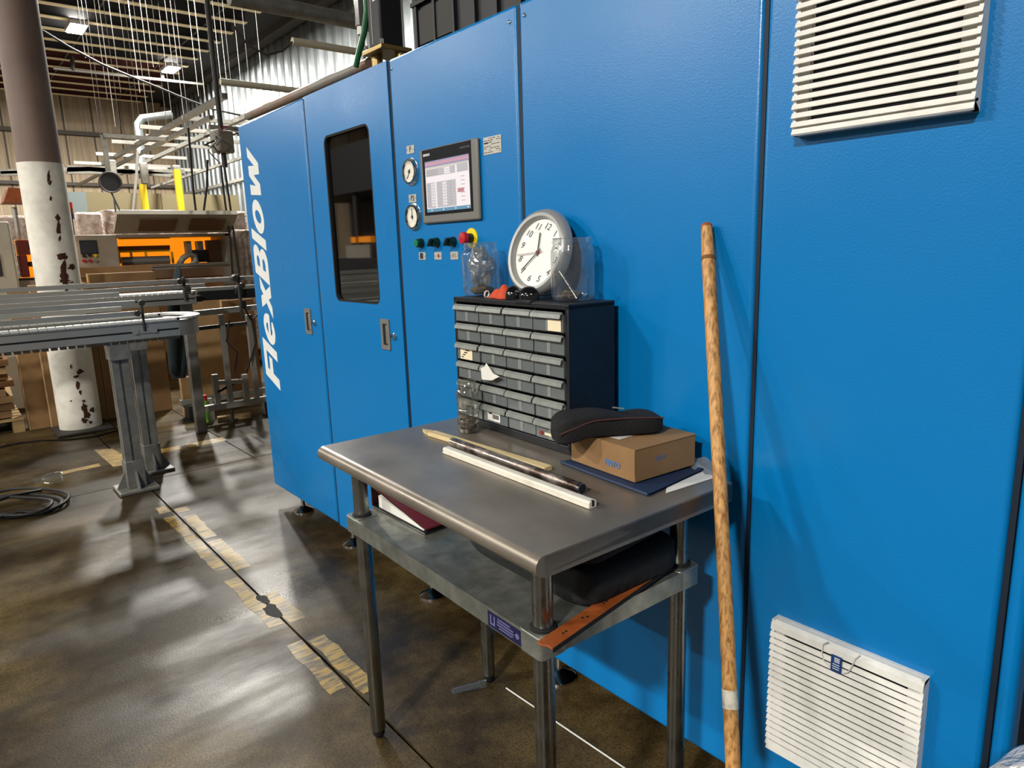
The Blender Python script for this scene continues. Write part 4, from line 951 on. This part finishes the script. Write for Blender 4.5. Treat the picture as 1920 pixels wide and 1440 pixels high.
for u, v, su, sv in ((91, 330, 3, 14), (94, 342, 4, 5), (95, 372, 3, 5), (108, 408, 5, 6), (110, 428, 4, 16), (112, 447, 3, 6), (117, 480, 10, 7), (118, 505, 6, 20), (121, 521, 9, 13), (135, 501, 8, 6), (122, 528, 14, 5), (125, 543, 5, 5), (126, 556, 6, 2),
                     (133, 687, 2, 4), (150, 697, 7, 6), (143, 706, 6, 3), (146, 722, 4, 8), (150, 735, 3, 5), (158, 765, 6, 10), (164, 778, 7, 8), (158, 788, 8, 5), (173, 768, 5, 6), (157, 752, 3, 3), (133, 752, 2, 2), (170, 792, 4, 3), (160, 775, 4, 12)): chip(u, v, su, sv)
obj('base_plate', MB().box(COLX-.155, COLX+.26, COLY-.20, COLY+.20, 0, .022), 'rod_dark', col, bevel=.006)
# ================================================================== CARDBOARD SHEETS
def sheet(label, x0, x1, y0, y1, z1, m='cardboard', parts=True, group='cardboard sheets behind the column'):
    t = thing('cardboard_sheet', label, 'cardboard', ((x0+x1)/2, (y0+y1)/2, 0), 0, group)
    obj('face_board', MB().box(x0+.008, x1, y0+.004, y1, .0, z1), m, t, bevel=.003)
    obj('edge_board', MB().box(x0, x1+.001, y0-.004, y0+.004, .0, z1+.002), 'cardboard_light', t)
    obj('back_board', MB().box(x0, x0+.008, y0+.004, y1, .0, z1+.004), 'cardboard_light', t)
    return t
sheet('leftmost brown cardboard stack standing on edge left of the column', -7.08, -6.96, -.865, -.46, 1.16)
sheet('brown cardboard stack standing on edge directly behind the column', -6.945, -6.87, -.715, -.30, 1.20)
sheet('wide brown cardboard stack standing on edge right of the column', -6.99, -6.89, -.285, .235, 1.27)
a = U(395, 690, x=-6.9)
sheet('pale brown cardboard panel standing between the stand legs', -6.98, -6.93, U(372, 690, x=-6.95).y, U(420, 690, x=-6.95).y+.1, 1.06, 'cardboard_light')
sheet('narrow cardboard offcut leaning below the dark jacket', -6.45, -6.40, U(340, 720, x=-6.4).y, U(358, 720, x=-6.4).y, .36)
sheet('dark brown cardboard panel beside the left edge of the blue machine', -6.70, -6.65, U(425, 650, x=-6.65).y, 1.0, .98, 'cardboard_dark')
# pallet with cartons at the far left
pt = thing('wooden_pallet', 'wooden pallet stacked with flattened cartons at the left edge', 'pallet', (-7.3, -1.25, 0))
for y in (-1.6, -1.25, -.93): obj('runner', MB().box(-7.75, -6.95, y-.05, y+.03, 0, .10), 'wood_pallet', pt)
for k in range(6): obj('deck_board', MB().box(-7.75+k*.14, -7.64+k*.14, -1.65, -.90, .10, .122), 'wood_pallet', pt)
fx = thing('flattened_cartons', 'untidy pile of flattened cartons on the pallet at the left edge', 'cardboard', (-7.3, -1.25, .122))
random.seed(9)
for k in range(9):
    z = .132+k*.062; obj('carton_layer', MB().obox((-7.32+random.uniform(-.03, .03), -1.28+random.uniform(-.04, .03), z+.027), (.72, .68, .052), Matrix.Rotation(random.uniform(-.06, .06), 3, 'Z')@Matrix.Rotation(random.uniform(-.012, .012), 3, 'X')), random.choice(['cardboard', 'cardboard_dark', 'cardboard_light']), fx)
# ================================================================== SMALL THINGS ON THE FAR FLOOR
def can(u, v, h, r, mbody, mcap, label):
    p = U(u, v, z=0); t = thing('spray_can', label, 'spray can', p, 0)
    obj('can_body', MB().lathe([(.001, 0), (r, 0), (r, h*.74), (r*.75, h*.80), (r*.6, h*.81)], p, (0, 0, 1), 18), mbody, t, smooth=True)
    obj('cap', MB().lathe([(r*.78, h*.79), (r*.78, h*.98), (r*.6, h), (.001, h)], p, (0, 0, 1), 16), mcap, t, smooth=True)
    return t, p
t, p = can(389, 791, .235, .026, 'spray_green', 'spray_red', 'green spray can with a red cap on the floor by the stand')
obj('label_band', MB().lathe([(.0262, .10), (.0264, .10), (.0264, .15), (.0262, .15)], p, (0, 0, 1), 18), 'fixture_black', t, smooth=True)
can(398, 789, .20, .024, 'spray_white', 'spray_white', 'white spray can right behind the green one')
p = U(364, 786, z=0)
hb = thing('weight_block', 'dark round weight block standing left of the spray cans', 'weight', p)
obj('base_disc', MB().cyl(p, p+Z_*.015, .09, n=20), 'fixture_black', hb, smooth=True); obj('block', MB().box(p.x-.05, p.x+.05, p.y-.05, p.y+.05, .015, .13), 'rod_dark', hb, bevel=.006)
p0, p1 = U(408, 786, z=.02), U(470, 778, z=.02)
tag(obj('wood_offcut', MB().bar(p0, p1, .08, .04), 'wood_pallet', bevel=.004), 'flat piece of timber lying on the floor under the stand', 'timber')
# black cable coil
ck = thing('cable_coil', 'loose coil of black cable on the floor at the left edge', 'cable', (-4.75, -1.15, 0))
for k, (cx, cy, rx, ry, rot_) in enumerate(((-4.78, -1.13, .27, .17, .5), (-4.82, -1.12, .31, .21, .42), (-4.74, -1.17, .25, .14, .62))):
    obj('cable_loop', MB().tube([(cx+rx*math.cos(a)*math.cos(rot_)-ry*math.sin(a)*math.sin(rot_), cy+rx*math.cos(a)*math.sin(rot_)+ry*math.sin(a)*math.cos(rot_), .010+.010*k+.006*math.sin(3*a)) for a in [2*PI*i/40 for i in range(40)]], .0095, 8, closed=True), 'cable_black', ck, smooth=True)
obj('cable_tail', MB().tube([(-4.55, -1.05, .012), (-4.60, -1.15, .03), (-4.58, -1.32, .02), (-4.62, -1.6, .011)], .0095, 8), 'cable_black', ck, smooth=True)
obj('cable_tail', MB().tube([(-5.0, -1.0, .012), (-4.93, -1.15, .035), (-4.85, -1.35, .02), (-4.9, -1.7, .011)], .0095, 8), 'cable_black', ck, smooth=True)
# clear bottle lying beside the coil
pa, pb = U(62, 903, z=.04), U(117, 893, z=.04); dv = (pb-pa).normalized(); ln = (pb-pa).length
cbt = thing('clear_bottle', 'empty clear plastic bottle lying beyond the black cable coil', 'bottle', (pa+pb)/2-Z_*.04)
obj('bottle_shell', MB().lathe([(.011, 0), (.013, .02), (.013, .03), (.03, .07), (.036, .09), (.036, ln-.02), (.030, ln), (.001, ln-.012)], pa, dv, 22), 'pet', cbt, smooth=True)
obj('neck_ring', MB().lathe([(.013, .012), (.017, .013), (.017, .017), (.013, .018)], pa, dv, 18), 'pet', cbt, smooth=True)
# thin cord round the column foot
tag(obj('floor_cord', MB().tube([U(u, v, z=.006) for u, v in ((0, 838), (40, 830), (75, 826), (130, 824), (180, 818), (222, 806))], .006, 6), 'cable_black', smooth=True), 'thin black cord lying on the floor around the column foot', 'cord')
# ================================================================== BACKGROUND MACHINES
MX = -9.0
def pm(u, v, x=MX): return U(u, v, x=x)
bm1 = thing('moulding_machine', 'beige moulding machine with raised lid and glowing amber interior', 'machine', (MX-.5, .9, 0))
yA, yB, yC = pm(143, 470).y, pm(222, 470).y, pm(425, 470).y
zb_, ztop = pm(220, 502).z, pm(220, 440).z
obj('base_body', MB().box(MX-1.2, MX, yA, yC+.05, .05, zb_), 'beige', bm1, bevel=.01)
for (xx, yy_) in ((MX-.1, yA+.1), (MX-.1, yC), (MX-1.1, yA+.1), (MX-1.1, yC)): obj('foot', MB().cyl((xx, yy_, 0), (xx, yy_, .05), .05, n=12), 'rod_dark', bm1)
cbx2 = obj('control_box', MB().box(MX-.6, MX, yA, yB, zb_, ztop), 'beige', bm1, bevel=.008)
p, q = pm(150, 453), pm(182, 474)
obj('screen_frame', MB().box(MX, MX+.012, p.y-.01, q.y+.01, q.z-.012, p.z+.012), 'fixture_black', cbx2); obj('screen', MB().box(MX+.012, MX+.014, p.y, q.y, q.z, p.z), 'screen_off', cbx2)
for u, v, m in ((157, 480, 'fixture_black'), (168, 479, 'fixture_black'), (178, 479, 'estop_yellow'), (157, 489, 'estop_red'), (168, 489, 'estop_red'), (179, 489, 'beige_dark')):
    p = pm(u, v); obj('button', MB().cyl((MX, p.y, p.z), (MX+.03, p.y, p.z), .017, n=12), m, cbx2, smooth=True)
# bay with amber back wall
obj('bay_back', MB().box(MX-.62, MX-.58, yB, yC, zb_, ztop-.03), 'amber', bm1)
obj('bay_side', MB().box(MX-.58, MX, yC, yC+.05, zb_, ztop), 'beige_dark', bm1); obj('bay_roof', MB().box(MX-1.2, MX, yB, yC+.05, ztop-.03, ztop), 'beige_dark', bm1)
obj('bay_sill', MB().box(MX-.05, MX+.02, yB, yC+.05, zb_-.01, zb_+.02), 'beige_dark', bm1)
for v, m, wd in ((446, 'yellow_bar', .035), (472, 'yellow_bar', .025), (466, 'amber_dark', .05)):
    a, b = pm(222, v, MX-.4), pm(318, v, MX-.4); obj('cross_bar', MB().bar((a.x, a.y, a.z), (a.x, b.y, a.z), wd, wd), m, bm1)
for u in (222, 245, 273, 322):
    a, b = pm(u, 472, MX-.38), pm(u, 494, MX-.38); obj('guard_post', MB().bar(a, (b.x, a.y, b.z), .025, .025), 'yellow_bar', bm1)
a, b = pm(228, 490, MX-.3), pm(318, 490, MX-.3); obj('roller', MB().cyl((a.x, a.y, a.z), (a.x, b.y, a.z), .05, n=14), 'alu', bm1, smooth=True)
obj('hose_arch', MB().tube([pm(u, v, MX-.12) for u, v in ((335, 498), (343, 484), (354, 477), (366, 480), (368, 490), (360, 497))], .035, 10), 'beige_dark', bm1, smooth=True)
for (u0, v0, u1, v1, m) in ((362, 468, 386, 492, 'fixture_black'), (370, 452, 378, 470, 'alu_dull'), (350, 452, 356, 476, 'beige_dark'), (392, 450, 418, 496, 'brown_sheet')):
    a, b = pm(u0, v1, MX-.25), pm(u1, v0, MX-.25); obj('tool_block', MB().box(MX-.33, MX-.2, a.y, b.y, a.z, b.z), m, bm1, bevel=.005)
# raised lid
lA, lB = pm(228, 411), pm(446, 413); h0 = Vector((MX, yB-.02, ztop+.01)); h1 = Vector((MX, yC+.08, ztop+.01)); out = Vector((.30, 0, .20))
ld_ = obj('raised_lid', MB().add([h0, h1, h1+out, h0+out]+[q+Vector((-.03, 0, .045)) for q in (h0, h1, h1+out, h0+out)], [(0,1,2,3),(7,6,5,4),(0,4,5,1),(1,5,6,2),(2,6,7,3),(3,7,4,0)]), 'beige', bm1)
for f0, f1 in ((.18, .48), (.60, .90)):
    e = (h1-h0); nn = Vector((.012, 0, -.018))
    obj('lid_window', MB().add([h0+e*f0+out*.2+nn, h0+e*f1+out*.2+nn, h0+e*f1+out*.8+nn, h0+e*f0+out*.8+nn]+[h0+e*g_+out*k_+nn*.3 for g_, k_ in ((f0, .2), (f1, .2), (f1, .8), (f0, .8))], [(0,1,2,3),(7,6,5,4),(0,4,5,1),(1,5,6,2),(2,6,7,3),(3,7,4,0)]), 'brown_sheet', ld_)
# stack light
a = pm(140, 441); slt = thing('stack_light', 'small red, orange and blue signal light on a thin pole', 'signal light', (MX-.05, a.y, ztop+.002))
obj('pole', MB().cyl((MX-.05, a.y, ztop+.002), (MX-.05, a.y, 1.83), .014, n=10), 'fixture_black', slt)
z = 1.83
for m in ('tag_blue', 'strap_brown', 'spray_red'): obj('lens', MB().cyl((MX-.05, a.y, z), (MX-.05, a.y, z+.058), .03, n=14), m, slt, smooth=True); z += .06
# cardboard trays in front of the machine
for (u0, v0, u1, v1, lb, m) in ((150, 497, 284, 521, 'long open brown cardboard tray below the control box', 'cardboard'), (290, 500, 420, 522, 'dark brown board hanging below the amber bay', 'brown_sheet')):
    a, b = pm(u0, v1, -8.55), pm(u1, v0, -8.55); t = thing('cardboard_tray', lb, 'cardboard', (-8.5, (a.y+b.y)/2, 0))
    obj('front_panel', MB().box(-8.56, -8.54, a.y, b.y, a.z, b.z), m, t); obj('side_panel', MB().box(-8.9, -8.56, a.y, a.y+.02, a.z, b.z).box(-8.9, -8.56, b.y-.02, b.y, a.z, b.z), m, t)
    obj('base_support', MB().box(-8.9, -8.56, a.y+.02, b.y-.02, 0, a.z+.02), 'cardboard_dark', t)
# left beige machine and red unit
b2 = thing('press_machine', 'beige press with a dark window at the left edge', 'machine', (-8.3, -1.3, 0))
yr = pm(28, 480, -8).y
obj('cabinet', MB().box(-8.6, -8.0, -1.9, yr, 0, pm(20, 415, -8).z), 'beige', b2, bevel=.02); p, q = pm(-12, 475, -8), pm(6, 518, -8)
obj('side_window', MB().box(-8.0, -7.99, p.y, q.y, q.z, p.z), 'hmi_glass', b2, bevel=.004)
hd = thing('copper_hood', 'copper-coloured hood on two posts left of the column', 'hood', (-8.75, -.55, 0))
obj('hood', MB().prism([(0, 0), (.40, 0), (.36, .12), (.06, .14)], Y_, Z_, (-8.9, pm(5, 380, -8.6).y, pm(5, 380, -8.6).z), X_, .4), 'strap_brown', hd)
for u in (28, 52): a = pm(u, 400, -8.7); obj('hood_post', MB().cyl((-8.7, a.y, 0), (-8.7, a.y, a.z+.06), .022, n=10), 'alu', hd, smooth=True)
rd = thing('clamp_unit', 'dark red clamp unit with chrome rods left of the column', 'clamp', (-8.3, -.55, 0))
for (u0, v0, u1, v1, m) in ((34, 450, 62, 478, 'red_unit'), (50, 455, 74, 470, 'fixture_black'), (40, 478, 48, 520, 'red_unit'), (54, 490, 74, 500, 'fixture_black'), (28, 520, 80, 530, 'rod_dark')):
    a, b = pm(u0, v1, -8.3), pm(u1, v0, -8.3); obj('block', MB().box(-8.4, -8.2, a.y, b.y, a.z, b.z), m, rd, bevel=.008)
a, b = pm(44, 522, -8.35), pm(74, 448, -8.35); obj('amber_panel', MB().box(-8.62, -8.6, a.y, b.y+.1, a.z, b.z), 'amber', rd)
a = pm(55, 525, -8.3); obj('stand', MB().box(-8.55, -8.15, a.y-.12, a.y+.14, 0, a.z), 'beige_dark', rd)
# pallets wrapped in film, partitions, yellow posts
for (u0, v0, u1, v1, x, lb) in ((-30, 404, 64, 440, -10.2, 'film-wrapped stack left of the column'), (146, 398, 192, 440, -10.6, 'film-wrapped stack right of the signal light'), (195, 394, 347, 415, -11.3, 'long film-wrapped stack above the raised lid'), (355, 396, 462, 440, -10.3, 'film-wrapped stack next to the blue machine'), (434, 430, 480, 520, -9.2, 'dark film-wrapped load between amber bay and blue machine')):
    a, b = pm(u0, v1, x), pm(u1, v0, x); t = thing('wrapped_pallet', lb, 'pallet load', (x-.4, (a.y+b.y)/2, 0), 0, 'wrapped loads in the background')
    obj('wrapped_load', MB().box(x-.8, x, a.y, b.y, .14, b.z), 'wrap_film', t, bevel=.03); obj('pallet_base', MB().box(x-.8, x, a.y, b.y, 0, .05).box(x-.8, x, a.y, a.y+.1, .05, .14).box(x-.8, x, b.y-.1, b.y, .05, .14), 'wood_pallet', t)
ptn = thing('partition', 'tan and blue-grey partition panels in front of the far wall', 'partition', (-13.0, 2.0, 0))
for (u0, u1, m) in ((120, 160, 'partition_blue'), (160, 300, 'partition_tan'), (301, 445, 'partition_tan')):
    a, b = pm(u0, 360, -13.0), pm(u1, 360, -13.0); obj('panel', MB().box(-13.1, -13.0, a.y, b.y, 0, pm(160, 360, -13.0).z), m, ptn)
for (u, v0, v1, x, lb) in ((331, 318, 398, -12.2, 'taller bright yellow post right of the black reel'), (267, 346, 394, -12.4, 'shorter yellow post behind the pallets')):
    a = pm(u, v0, x); t = thing('yellow_post', lb, 'post', (x, a.y, 0)); obj('tube', MB().cyl((x, a.y, .012), (x, a.y, a.z), .055, n=16), 'yellow_post', t, smooth=True); obj('floor_plate', MB().box(x-.1, x+.1, a.y-.1, a.y+.1, 0, .012), 'yellow_post', t)
# ================================================================== OVERHEAD FRAME
oh = thing('overhead_frame', 'overhead aluminium rail grid hanging left of the blue machine', 'rail frame', (-14, 2.2, 3.3))
ZR = 3.4
def ohbar(p0, p1, wd=.06, m='alu_dull'): return obj('rail', MB().bar(p0, p1, wd, wd), m, oh)
for y in (1.95, 2.65): ohbar((-19.5, y, ZR), (-9.6, y, ZR), .07)
for y in (1.62, 3.2): ohbar((-19.0, y, ZR-.35), (-9.2, y, ZR-.35), .05)
for x, y0, y1, z in ((-11.4, 1.9, 3.4, ZR), (-12.7, 1.62, 3.5, ZR+.04), (-14.5, 1.55, 3.2, ZR+.04), (-16.3, 1.6, 3.3, ZR+.04), (-13.6, 1.9, 3.6, ZR+.04), (-17.6, 1.4, 3.3, ZR), (-10.2, 1.9, 3.4, ZR-.3), (-15.4, 1.6, 3.3, ZR-.3)):
    obj('cross_rail', MB().bar((x, y0, z), (x, y1, z), .06, .06), 'rod_light', oh)
for u0, v0, u1, v1, z in ((0, 322, 205, 316, 3.0), (125, 322, 345, 322, 3.0), (0, 326, 55, 324, 3.0), (125, 314, 340, 330, 2.9)):
    a = U(u0, v0, x=-13.5); b = U(u1, v1, x=-13.5); obj('lower_rail', MB().bar(a, b, .07, .07), 'alu_dull', oh)
for u, v0, v1 in ((208, 300, 335), (268, 305, 345), (330, 310, 322)):
    a, b = U(u, v0, x=-13.3), U(u, v1, x=-13.3); obj('joint_block', MB().box(a.x-.05, a.x+.05, a.y-.06, a.y+.06, b.z, a.z), 'alu_dull', oh, bevel=.02)
# hangers
random.seed(14)
spec = [(145, .4), (152, .2), (160, 0), (176, 0), (184, .5), (193, 0), (203, .2), (222, 0), (232, .1), (240, .6), (249, .3), (262, 0), (272, .5), (284, .1), (296, .2), (309, .5), (319, .4), (327, 0), (352, .3), (364, .6), (398, .5), (409, .3), (417, .2), (436, .6), (452, .2), (477, .5), (12, .2), (22, .1)]
for i, (u, b) in enumerate(spec):
    x = -12.0-random.uniform(0, 3.5); top = U(u, 0, x=x); zlow = ZR+.05 if i % 3 else ZR+.9
    t = tag(obj('hanger_rod', MB().cyl((x, top.y, zlow), (x, top.y, ZC-.25), .0035+.004*b, n=6), 'hanger_grey' if b > .25 else 'rod_dark', smooth=True), 'thin vertical hanger rod dropping from the roof to the overhead frame', 'rod', 'thin hanger rods under the roof')
x = -8.2; a = U(388, 0, x=x)
dp = thing('drop_pole', 'thick dark vertical drop pole left of the blue machine', 'pole', (x, a.y, 2.3)); obj('tube', MB().cyl((x, a.y, 2.35), (x, a.y, ZC-.26), .028, n=10), 'rod_dark', dp, smooth=True)
hubp = Vector((x, a.y, 2.62))
obj('hub_box', MB().obox(hubp, (.16, .2, .24), Matrix.Rotation(.3, 3, 'Z')), 'beige_dark', dp, bevel=.02)
random.seed(31)
for k in range(7):
    pts = [hubp+Vector((random.uniform(-.05, .05), random.uniform(-.08, .08), random.uniform(-.1, .1)))]
    for q in range(4): pts.append(pts[-1]+Vector((random.uniform(-.1, .1), random.uniform(-.14, .14), random.uniform(-.09, .09))))
    obj('tangled_hose', MB().tube(pts, .010, 6), 'rod_dark' if k % 2 else 'red_unit' if k == 4 else 'rod_light', dp, smooth=True)
for i, (pts, lb) in enumerate((([(353, 240), (358, 300), (363, 360), (369, 412)], 'black cable hanging left of the cable pair by the blue machine'), ([(389, 300), (388, 350), (384, 380), (380, 412)], 'black cable crossing in front of the far machine lid'),
        ([(414, 310), (422, 380), (432, 450), (436, 515)], 'left black cable of the pair beside the blue machine'), ([(420, 305), (432, 390), (440, 450), (449, 515)], 'right black cable of the pair beside the blue machine'))):
    tag(obj('hanging_cable', MB().tube([U(u, v, x=-8.9) for u, v in pts], .013, 8), 'cable_black', smooth=True), lb, 'cable')
tag(obj('sagging_cable', MB().tube([U(u, v, x=-11.0) for u, v in ((80, 57), (130, 88), (190, 120), (245, 143), (300, 165), (340, 182), (400, 205), (465, 219))], .015, 8), 'cable_black', smooth=True), 'long dark cable sagging from the column towards the blue machine', 'cable')
cdt = thing('sprinkler_pipe', 'pale pipe run crossing under the red roof deck', 'pipe', (-22, 3, 5.8))
a, b = U(100, 128, x=-21.0), U(382, 158, x=-21.0); obj('run', MB().cyl(a, b, .035, n=10), 'hanger_grey', cdt, smooth=True)
for u in (135, 303): a = U(u, 106 if u < 200 else 124, x=-21.0); b = U(u+2, 133 if u < 200 else 150, x=-21.0); obj('drop', MB().cyl(a, b, .05, n=8), 'rod_dark', cdt, smooth=True)
dct = thing('wall_duct', 'silver duct rising beside the corrugated wall', 'duct', (-20, 4, 2))
ps = [U(268, 335, x=-18.0), U(262, 260, x=-18.0), U(259, 232, x=-18.0), U(266, 222, x=-18.0), U(290, 219, x=-18.0), U(322, 215, x=-18.0)]
obj('duct_run', MB().tube(ps, .085, 14), 'duct', dct, smooth=True)
# black reel hanging from the frame
pc_ = U(206, 342, x=-11.2)
rl = thing('hose_reel', 'black round hose reel hanging under the overhead frame', 'reel', pc_-Z_*.15)
obj('drum', MB().cyl(pc_-X_*.05, pc_+X_*.05, .135, n=28), 'fixture_black', rl, smooth=True); obj('rim', MB().tube([pc_+X_*.05+Y_*(.135*math.cos(a))+Z_*(.135*math.sin(a)) for a in [2*PI*i/28 for i in range(28)]], .012, 6, closed=True), 'rod_dark', rl, smooth=True)
obj('bracket', MB().bar(pc_+Z_*.13, (pc_.x, pc_.y, ZR-.35), .06, .04).bar((pc_.x, pc_.y, ZR-.35), (pc_.x, 1.60, ZR-.35), .05, .05), 'alu_dull', rl)
for k, (u1, v1) in enumerate(((217, 398), (225, 395))): obj('hose', MB().tube([pc_-Z_*.13, U(214, 372, x=-11.1), U(u1, v1, x=-11.0)], .012, 6), 'cable_black', rl, smooth=True)
tag(obj('air_pipe', MB().tube([U(262, 286, x=-12.3), U(258, 284, x=-12.3), U(256, 330, x=-12.3), U(249, 395, x=-12.3), Vector((-12.3, U(249, 395, x=-12.3).y-.05, 0))], .022, 8), 'rod_light', smooth=True), 'bent pale pipe dropping beside the black reel', 'pipe')
# ================================================================== ON TOP OF AND BEHIND THE BLUE MACHINE
tag(obj('rear_pipe', MB().tube([(-4.75, .42, 2.277), (-4.0, .42, 2.272), (-3.12, .42, 2.267)], .026, 14), 'pipe_copper', smooth=True), 'rusty insulated pipe running along the back of the machine top', 'pipe')
rk = thing('pipe_rack', 'pale bars and a thick grey pipe reaching out left above the machine', 'rack', (-5.0, 1.7, 0))
obj('upright', MB().box(-5.05, -4.95, 1.65, 1.75, 0, 3.2), 'alu_dull', rk)
for (u0, v0, u1, v1, r, nm, m) in ((413, 153, 600, 175, .022, 'bar', 'bar_cream'), (548, 77, 700, 102, .026, 'bar', 'bar_cream'), (430, -2, 690, 41, .055, 'pipe', 'alu_dull')):
    a, b = U(u0, v0, x=-5.0), U(u1, v1, x=-5.0); b = Vector((-5.0, 1.65, b.z)); a.z = (a.z+b.z)/2; b.z = a.z
    obj(nm, MB().cyl(a, b, r, n=12), m, rk, smooth=True)
tag(obj('looped_cable', MB().tube([U(u, v, x=-5.0) for u, v in ((435, 45), (465, 85), (500, 103), (530, 95), (553, 75), (560, 60))], .008, 6), 'rod_dark', smooth=True), 'dark cable looping down to the pale bar end', 'cable')
ax, ay = -2.93, .40
act = thing('black_cylinder', 'black square cylinder on a brass flange on the machine top', 'cylinder', (ax, ay, ZT))
obj('flange', MB().box(ax-.085, ax+.085, ay-.075, ay+.085, 2.262, 2.283), 'brass', act, bevel=.003)
for dx_, dy_ in ((-.05, -.02), (.055, .04)): obj('standoff', MB().cyl((ax+dx_, ay+dy_, ZT), (ax+dx_, ay+dy_, 2.262), .025, n=14), 'brass', act, smooth=True)
obj('barrel', MB().box(ax-.055, ax+.055, ay-.055, ay+.06, 2.285, 3.0), 'fixture_black', act, bevel=.010)
obj('barrel_groove', MB().box(ax-.02, ax-.014, ay-.0565, ay-.0555, 2.30, 3.0), 'rod_light', act); obj('sticker', MB().box(ax+.005, ax+.040, ay-.058, ay-.0565, 2.47, 2.52), 'sticker_white', act)
for sx_ in (-.07, .07): obj('bolt', MB().cyl((ax+sx_, ay-.062, 2.283), (ax+sx_, ay-.062, 2.303), .009, n=8), 'chrome', act)
fit_ = U(676, 25, y=.5)
pfit = thing('pipe_fitting', 'silver threaded pipe fitting left of the black cylinder', 'fitting', (fit_.x, .5, ZT))
obj('riser', MB().cyl((fit_.x, .5, ZT), (fit_.x, .5, 3.0), .012, n=10), 'rod_light', pfit, smooth=True); obj('union_nut', MB().cyl((fit_.x, .5, fit_.z-.06), (fit_.x, .5, fit_.z+.07), .03, n=8), 'chrome', pfit); obj('collar', MB().cyl((fit_.x, .5, fit_.z-.1), (fit_.x, .5, fit_.z-.06), .022, n=12), 'alu', pfit, smooth=True)
tag(obj('green_hose', MB().tube([U(u, v, y=.36) for u, v in ((686, -20), (688, 20), (683, 60), (674, 95), (667, 125))], .014, 8), 'green_tube', smooth=True), 'green hose curving down to the machine top', 'hose')
c0, c1 = U(772, 72, y=.34), U(985, 0, y=.34)
cr = thing('black_crate', 'black plastic crate with ribbed sides on the machine top', 'crate', ((c0.x+c1.x)/2, .6, ZT))
x0, x1 = c0.x, c1.x+.35
obj('crate_body', MB().box(x0, x1, .36, .9, ZT+.12, 2.75).box(x0-.012, x1+.012, .345, .915, ZT+.115, ZT+.15), 'fixture_black', cr, bevel=.008)
for k in range(8): obj('rib', MB().box(x0+.02+k*.13, x0+.035+k*.13, .345, .362, ZT+.15, 2.7), 'fixture_black', cr)
obj('recess_panel', MB().box(x0+.04, x0+.27, .352, .362, ZT+.17, ZT+.30), 'rod_dark', cr); obj('rail', MB().box(x0, x1, .340, .362, ZT+.32, ZT+.335), 'fixture_black', cr)
obj('skid', MB().box(x0+.05, x0+.12, .4, .9, ZT, ZT+.12).box(x1-.12, x1-.05, .4, .9, ZT, ZT+.12), 'rod_dark', cr)
mb = MB()
for k in range(14):
    xx = x0+.03+k*.07; mb.bar((xx, .350, ZT+.34), (xx+.07, .350, ZT+.42), .006, .006); mb.bar((xx+.07, .350, ZT+.34), (xx, .350, ZT+.42), .006, .006)
obj('lattice', mb, 'rod_dark', cr)

# dark machine added out of view across the aisle for the door window to reflect
ac = thing('reflection_prop', 'dark machine added across the aisle for the door window to reflect', 'machine', (-11.5, -6.0, 0))
obj('frame', MB().box(-15.5, -8.5, -7.2, -5.2, .05, 1.25).box(-15.5, -8.5, -7.2, -6.6, 1.25, 3.4).box(-15.5, -8.5, -6.6, -5.2, 2.5, 3.4), 'fixture_black', ac)
obj('amber_guard', MB().box(-13.0, -12.2, -5.9, -5.3, 1.55, 1.66).box(-11.6, -10.9, -5.9, -5.3, 1.55, 1.66), 'amber', ac)
obj('panel', MB().box(-13.1, -12.1, -5.6, -5.22, 1.25, 1.5), 'beige_dark', ac)
for k in range(6): obj('post', MB().box(-15.3+k*1.25, -15.2+k*1.25, -5.4, -5.3, 1.25, 2.5), 'rod_dark', ac)
obj('feet', MB().box(-15.3, -8.7, -7.0, -5.4, 0, .05), 'rod_dark', ac)
